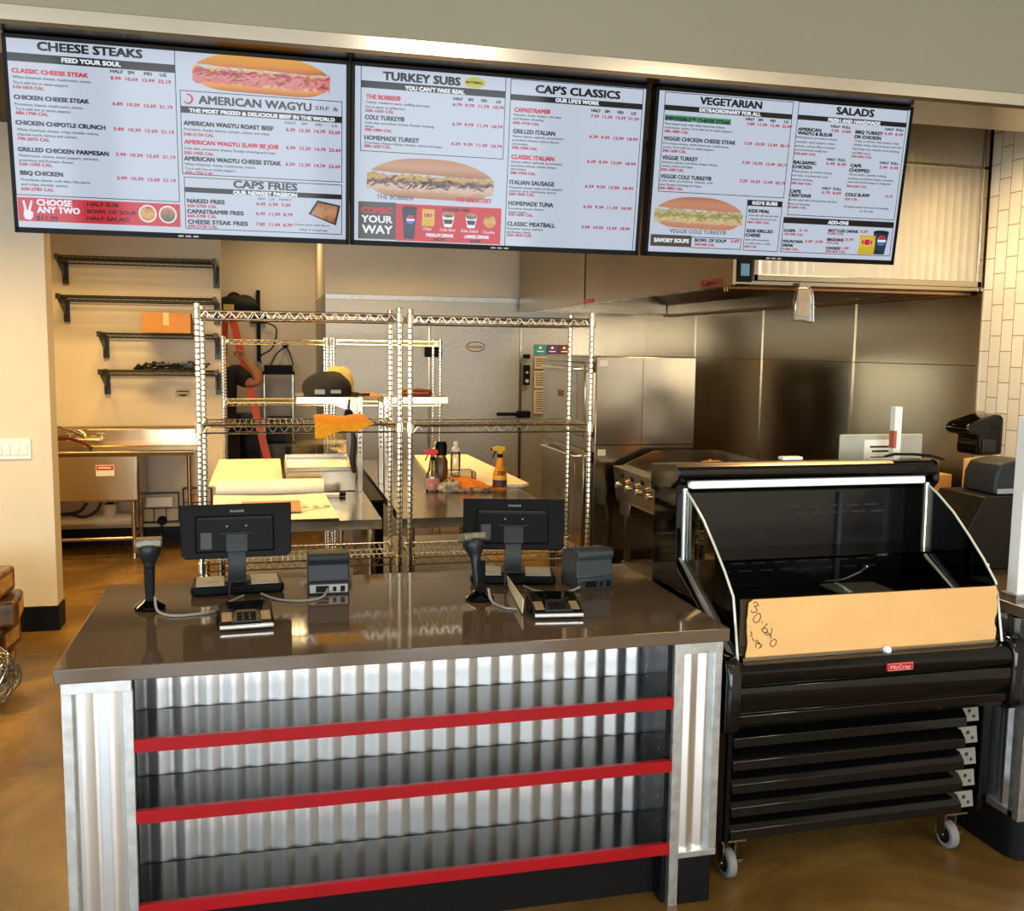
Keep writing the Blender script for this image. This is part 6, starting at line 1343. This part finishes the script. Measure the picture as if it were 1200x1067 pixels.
# person: one skinned body
def person():
    t = thing('person', 'person in black clothes beside the ladder, forearm raised with one hand up', 'person', (-.46, 9.82, 0))
    me = bpy.data.meshes.new('body'); 
    J = {'pelvis': (-.46, 9.84, .99, .15, .11), 'waist': (-.46, 9.84, 1.15, .15, .10), 'chest': (-.455, 9.84, 1.36, .175, .115), 'neckbase': (-.465, 9.84, 1.54, .10, .09), 'neck': (-.485, 9.83, 1.61, .06, .06), 'jaw': (-.50, 9.81, 1.68, .068, .08), 'head': (-.505, 9.815, 1.765, .078, .098), 'crown': (-.508, 9.82, 1.84, .055, .065),
         'sh_r': (-.285, 9.82, 1.50, .078, .078), 'el_r0': (-.155, 9.73, 1.405, .058, .058), 'el_r': (-.075, 9.70, 1.425, .052, .052), 'fa_r': (-.105, 9.69, 1.52, .045, .045), 'wr_r': (-.185, 9.68, 1.605, .032, .030), 'palm_r': (-.215, 9.675, 1.645, .038, .022),
         'sh_l': (-.65, 9.84, 1.50, .072, .072), 'el_l': (-.70, 9.80, 1.19, .05, .05), 'wr_l': (-.68, 9.70, .96, .032, .032), 'palm_l': (-.675, 9.68, .89, .035, .022),
         'hip_r': (-.37, 9.84, .92, .095, .095), 'kn_r': (-.35, 9.83, .52, .065, .065), 'an_r': (-.34, 9.85, .10, .045, .045), 'toe_r': (-.335, 9.72, .05, .045, .035),
         'hip_l': (-.55, 9.84, .92, .095, .095), 'kn_l': (-.57, 9.83, .52, .065, .065), 'an_l': (-.58, 9.85, .10, .045, .045), 'toe_l': (-.585, 9.72, .05, .045, .035)}
    E_ = [('pelvis', 'waist'), ('waist', 'chest'), ('chest', 'neckbase'), ('neckbase', 'neck'), ('neck', 'jaw'), ('jaw', 'head'), ('head', 'crown'), ('neckbase', 'sh_r'), ('sh_r', 'el_r0'), ('el_r0', 'el_r'), ('el_r', 'fa_r'), ('fa_r', 'wr_r'), ('wr_r', 'palm_r'), ('neckbase', 'sh_l'), ('sh_l', 'el_l'), ('el_l', 'wr_l'), ('wr_l', 'palm_l'),
          ('pelvis', 'hip_r'), ('hip_r', 'kn_r'), ('kn_r', 'an_r'), ('an_r', 'toe_r'), ('pelvis', 'hip_l'), ('hip_l', 'kn_l'), ('kn_l', 'an_l'), ('an_l', 'toe_l')]
    def fing(base, pts, tag_): 
        prev = base
        for i, (p, r) in enumerate(pts): n_ = '%s%d' % (tag_, i); J[n_] = p + (r, r); E_.append((prev, n_)); prev = n_
    # raised hand: thumb towards the camera side, fingers curling over to the left
    for k, (dx, dz, ln) in enumerate(((.012, .050, 1.0), (-.006, .055, 1.08), (-.022, .050, 1.0), (-.036, .036, .82))):
        b = J['palm_r']; y0 = b[1] - .012 + .010*k
        fing('palm_r', [((b[0]+dx*.8, y0, b[2]+dz*.7), .0095), ((b[0]+dx-.022*ln, y0-.004, b[2]+dz+.020*ln), .009), ((b[0]+dx-.052*ln, y0-.008, b[2]+dz+.012*ln), .008), ((b[0]+dx-.066*ln, y0-.01, b[2]+dz-.008*ln), .007)], 'f%d_' % k)
    b = J['palm_r']; fing('palm_r', [((b[0]-.036, b[1]-.02, b[2]+.002), .011), ((b[0]-.062, b[1]-.026, b[2]+.022), .0095), ((b[0]-.078, b[1]-.03, b[2]+.036), .008)], 'th_')
    b = J['palm_l']
    for k in range(4): fing('palm_l', [((b[0]-.024+.016*k, b[1]-.004, b[2]-.05), .009), ((b[0]-.024+.016*k, b[1]-.012, b[2]-.085), .008)], 'g%d_' % k)
    fing('palm_l', [((b[0]+.04, b[1]-.01, b[2]-.02), .010), ((b[0]+.045, b[1]-.02, b[2]-.05), .0085)], 'gt_')
    names = list(J); L_ = Vector((-.46, 9.82, 0))
    me.from_pydata([tuple(Vector(J[n_][:3]) - L_) for n_ in names], [(names.index(a), names.index(b_)) for a, b_ in E_], [])
    o = bpy.data.objects.new('body', me); C.objects.link(o); o.parent = t
    sm2 = o.modifiers.new('skin', 'SKIN'); sm2.use_smooth_shade = True
    lay = me.skin_vertices[0].data if me.skin_vertices else None
    if lay is None:
        bm = bmesh.new(); bm.from_mesh(me); bm.verts.layers.skin.verify(); bm.to_mesh(me); bm.free(); lay = me.skin_vertices[0].data
    for i, n_ in enumerate(names): lay[i].radius = J[n_][3:5]; lay[i].use_root = (n_ == 'pelvis')
    o.modifiers.new('sub', 'SUBSURF').levels = 2
    me.materials.append(skin)
    # clothes
    def skin_part(nm, pts, edges, m_):
        me2 = bpy.data.meshes.new(nm); me2.from_pydata([tuple(Vector(p[:3]) - L_) for p in pts], edges, [])
        o2 = bpy.data.objects.new(nm, me2); C.objects.link(o2); o2.parent = t; bm = bmesh.new(); bm.from_mesh(me2); bm.verts.layers.skin.verify(); bm.to_mesh(me2); bm.free()
        o2.modifiers.new('skin', 'SKIN').use_smooth_shade = True
        for i, p in enumerate(pts): me2.skin_vertices[0].data[i].radius = p[3:5]; me2.skin_vertices[0].data[i].use_root = (i == 0)
        o2.modifiers.new('sub', 'SUBSURF').levels = 2; me2.materials.append(m_)
    j = J
    def g(n_, e): v = j[n_]; return v[:3] + (v[3]+e, v[4]+e)
    skin_part('shirt', [(-.46, 9.84, .96, .19, .135), g('waist', .03), g('chest', .025), g('neckbase', .02), g('sh_r', .022), (-.155, 9.73, 1.41, .077, .077), g('sh_l', .022), (-.70, 9.81, 1.23, .068, .068)], [(0, 1), (1, 2), (2, 3), (3, 4), (4, 5), (3, 6), (6, 7)], cloth_k)
    skin_part('trousers', [(-.46, 9.84, .98, .18, .135), g('hip_r', .025), g('kn_r', .03), (-.34, 9.85, .10, .07, .07), g('hip_l', .025), g('kn_l', .03), (-.58, 9.85, .10, .07, .07)], [(0, 1), (1, 2), (2, 3), (0, 4), (4, 5), (5, 6)], mat('black trousers', '121214', .8))
    for s_ in ('r', 'l'):
        a = j['an_'+s_]; MB().blob((a[0], a[1]-.06, .05), (.055, .14, .055), .05, 3, flat=-.048).build('shoe', blackp, t)
    MB().blob((-.505, 9.835, 1.79), (.098, .118, .105), .05, 17).build('hair', hair, t)
    for x in (-.535, -.475): MB().blob((x, 9.72, 1.757), (.011, .008, .009), 0, 1, 10, 8).build('eye', blackp, t)
    MB().blob((-.505, 9.71, 1.725), (.014, .022, .024), 0, 1, 10, 8).build('nose', skin, t)
    MB().blob((-.505, 9.723, 1.683), (.026, .010, .007), 0, 1, 10, 8).build('mouth', mat('lips', '8a4a3c', .5), t)
person()
wr = thing('wall_rack', 'small black equipment rack on chrome legs in the back recess', 'rack', (.1, 10.7, 0))
MB().box(-.05, .28, 10.5, 10.86, 1.47, 1.50).box(-.05, .28, 10.5, 10.86, .75, .77).build('shelf', blackp, wr)
for x in (-.03, .26):
    for y in (10.52, 10.84): MB().cyl((x, y, 0), (x, y, 1.50), .014).build('leg', chrome, wr)
tag(box(-.03, .26, 10.52, 10.8, 1.50, 1.565).build('network_switch', blackp, bevel=.004), 'black network box on the equipment rack in the recess', 'network box')
tag(box(-.33, -.09, 10.62, 10.86, .0, 1.06).build('black_cabinet', blackm, bevel=.006), 'black cabinet standing behind the ladder in the recess', 'cabinet')
tag(box(.00, .24, 10.53, 10.82, .771, 1.02).build('dark_carton', greyp, bevel=.004), 'dark carton on the lower shelf of the equipment rack', 'carton')
tag(MB().box(-.16, .0, 10.86, 10.9, 2.0, 2.08).box(-.10, -.06, 10.85, 10.9, 1.6, 2.35).build('wall_conduit', blackp), 'black conduit with a cross box on the recess wall', 'conduit')
cable([(-.08, 10.84, 2.3), (-.04, 10.82, 2.05), (.10, 10.82, 1.95), (.06, 10.80, 1.75), (-.06, 10.80, 1.66), (-.06, 10.78, 1.58)], .008, cablek, 'black cable loop hanging from the conduit in the recess')
cable([(.04, 10.7, 1.57), (.10, 10.75, 1.68), (.18, 10.84, 1.75), (.20, 10.86, 1.76), (.24, 10.80, 1.68), (.27, 10.7, 1.57)], .008, cablek, 'black cable peaking above the network box in the recess')
tag(MB().cyl((.195, 10.85, 1.77), (.195, 10.90, 1.77), .03).build('wall_outlet', blackp), 'small black wall fitting above the network box', 'fitting')
for i, (x, y, z, rr, l) in enumerate(((-.12, 9.5, .05, .09, 'coiled black cable on the recess floor in front of the ladder'), (.10, 9.66, .05, .11, 'larger coil of black cable on the recess floor'))):
    tag(MB().tube([(x+rr*math.cos(a*.4), y+rr*math.sin(a*.4)*.8, .012+.0018*a) for a in range(48)], .011, 6).build('cable_coil', cablek), l, 'cable coil')

tb2 = thing('storage_bin', 'black storage bin on the recess floor right of the ladder', 'bin', (.31, 10.15, 0))
MB().prism([(.20, 0), (.42, 0), (.45, .70), (.18, .70)], 'y', 9.95, 10.33).build('tub', blackm, tb2, bevel=.01); MB().box(.17, .46, 9.94, 10.34, .70, .735).build('lid', blackp, tb2, bevel=.008)
nb = thing('gap_darkener', 'black block added to darken the gap between the two prep tables', 'bin', (.612, 6.4, 0))
MB().box(.572, .652, 5.7, 6.9, .0, .86).build('body', blackm, nb, bevel=.008); MB().box(.568, .656, 5.69, 6.91, .86, .885).build('lid', blackp, nb, bevel=.006)  # black block added as the shade between the tables
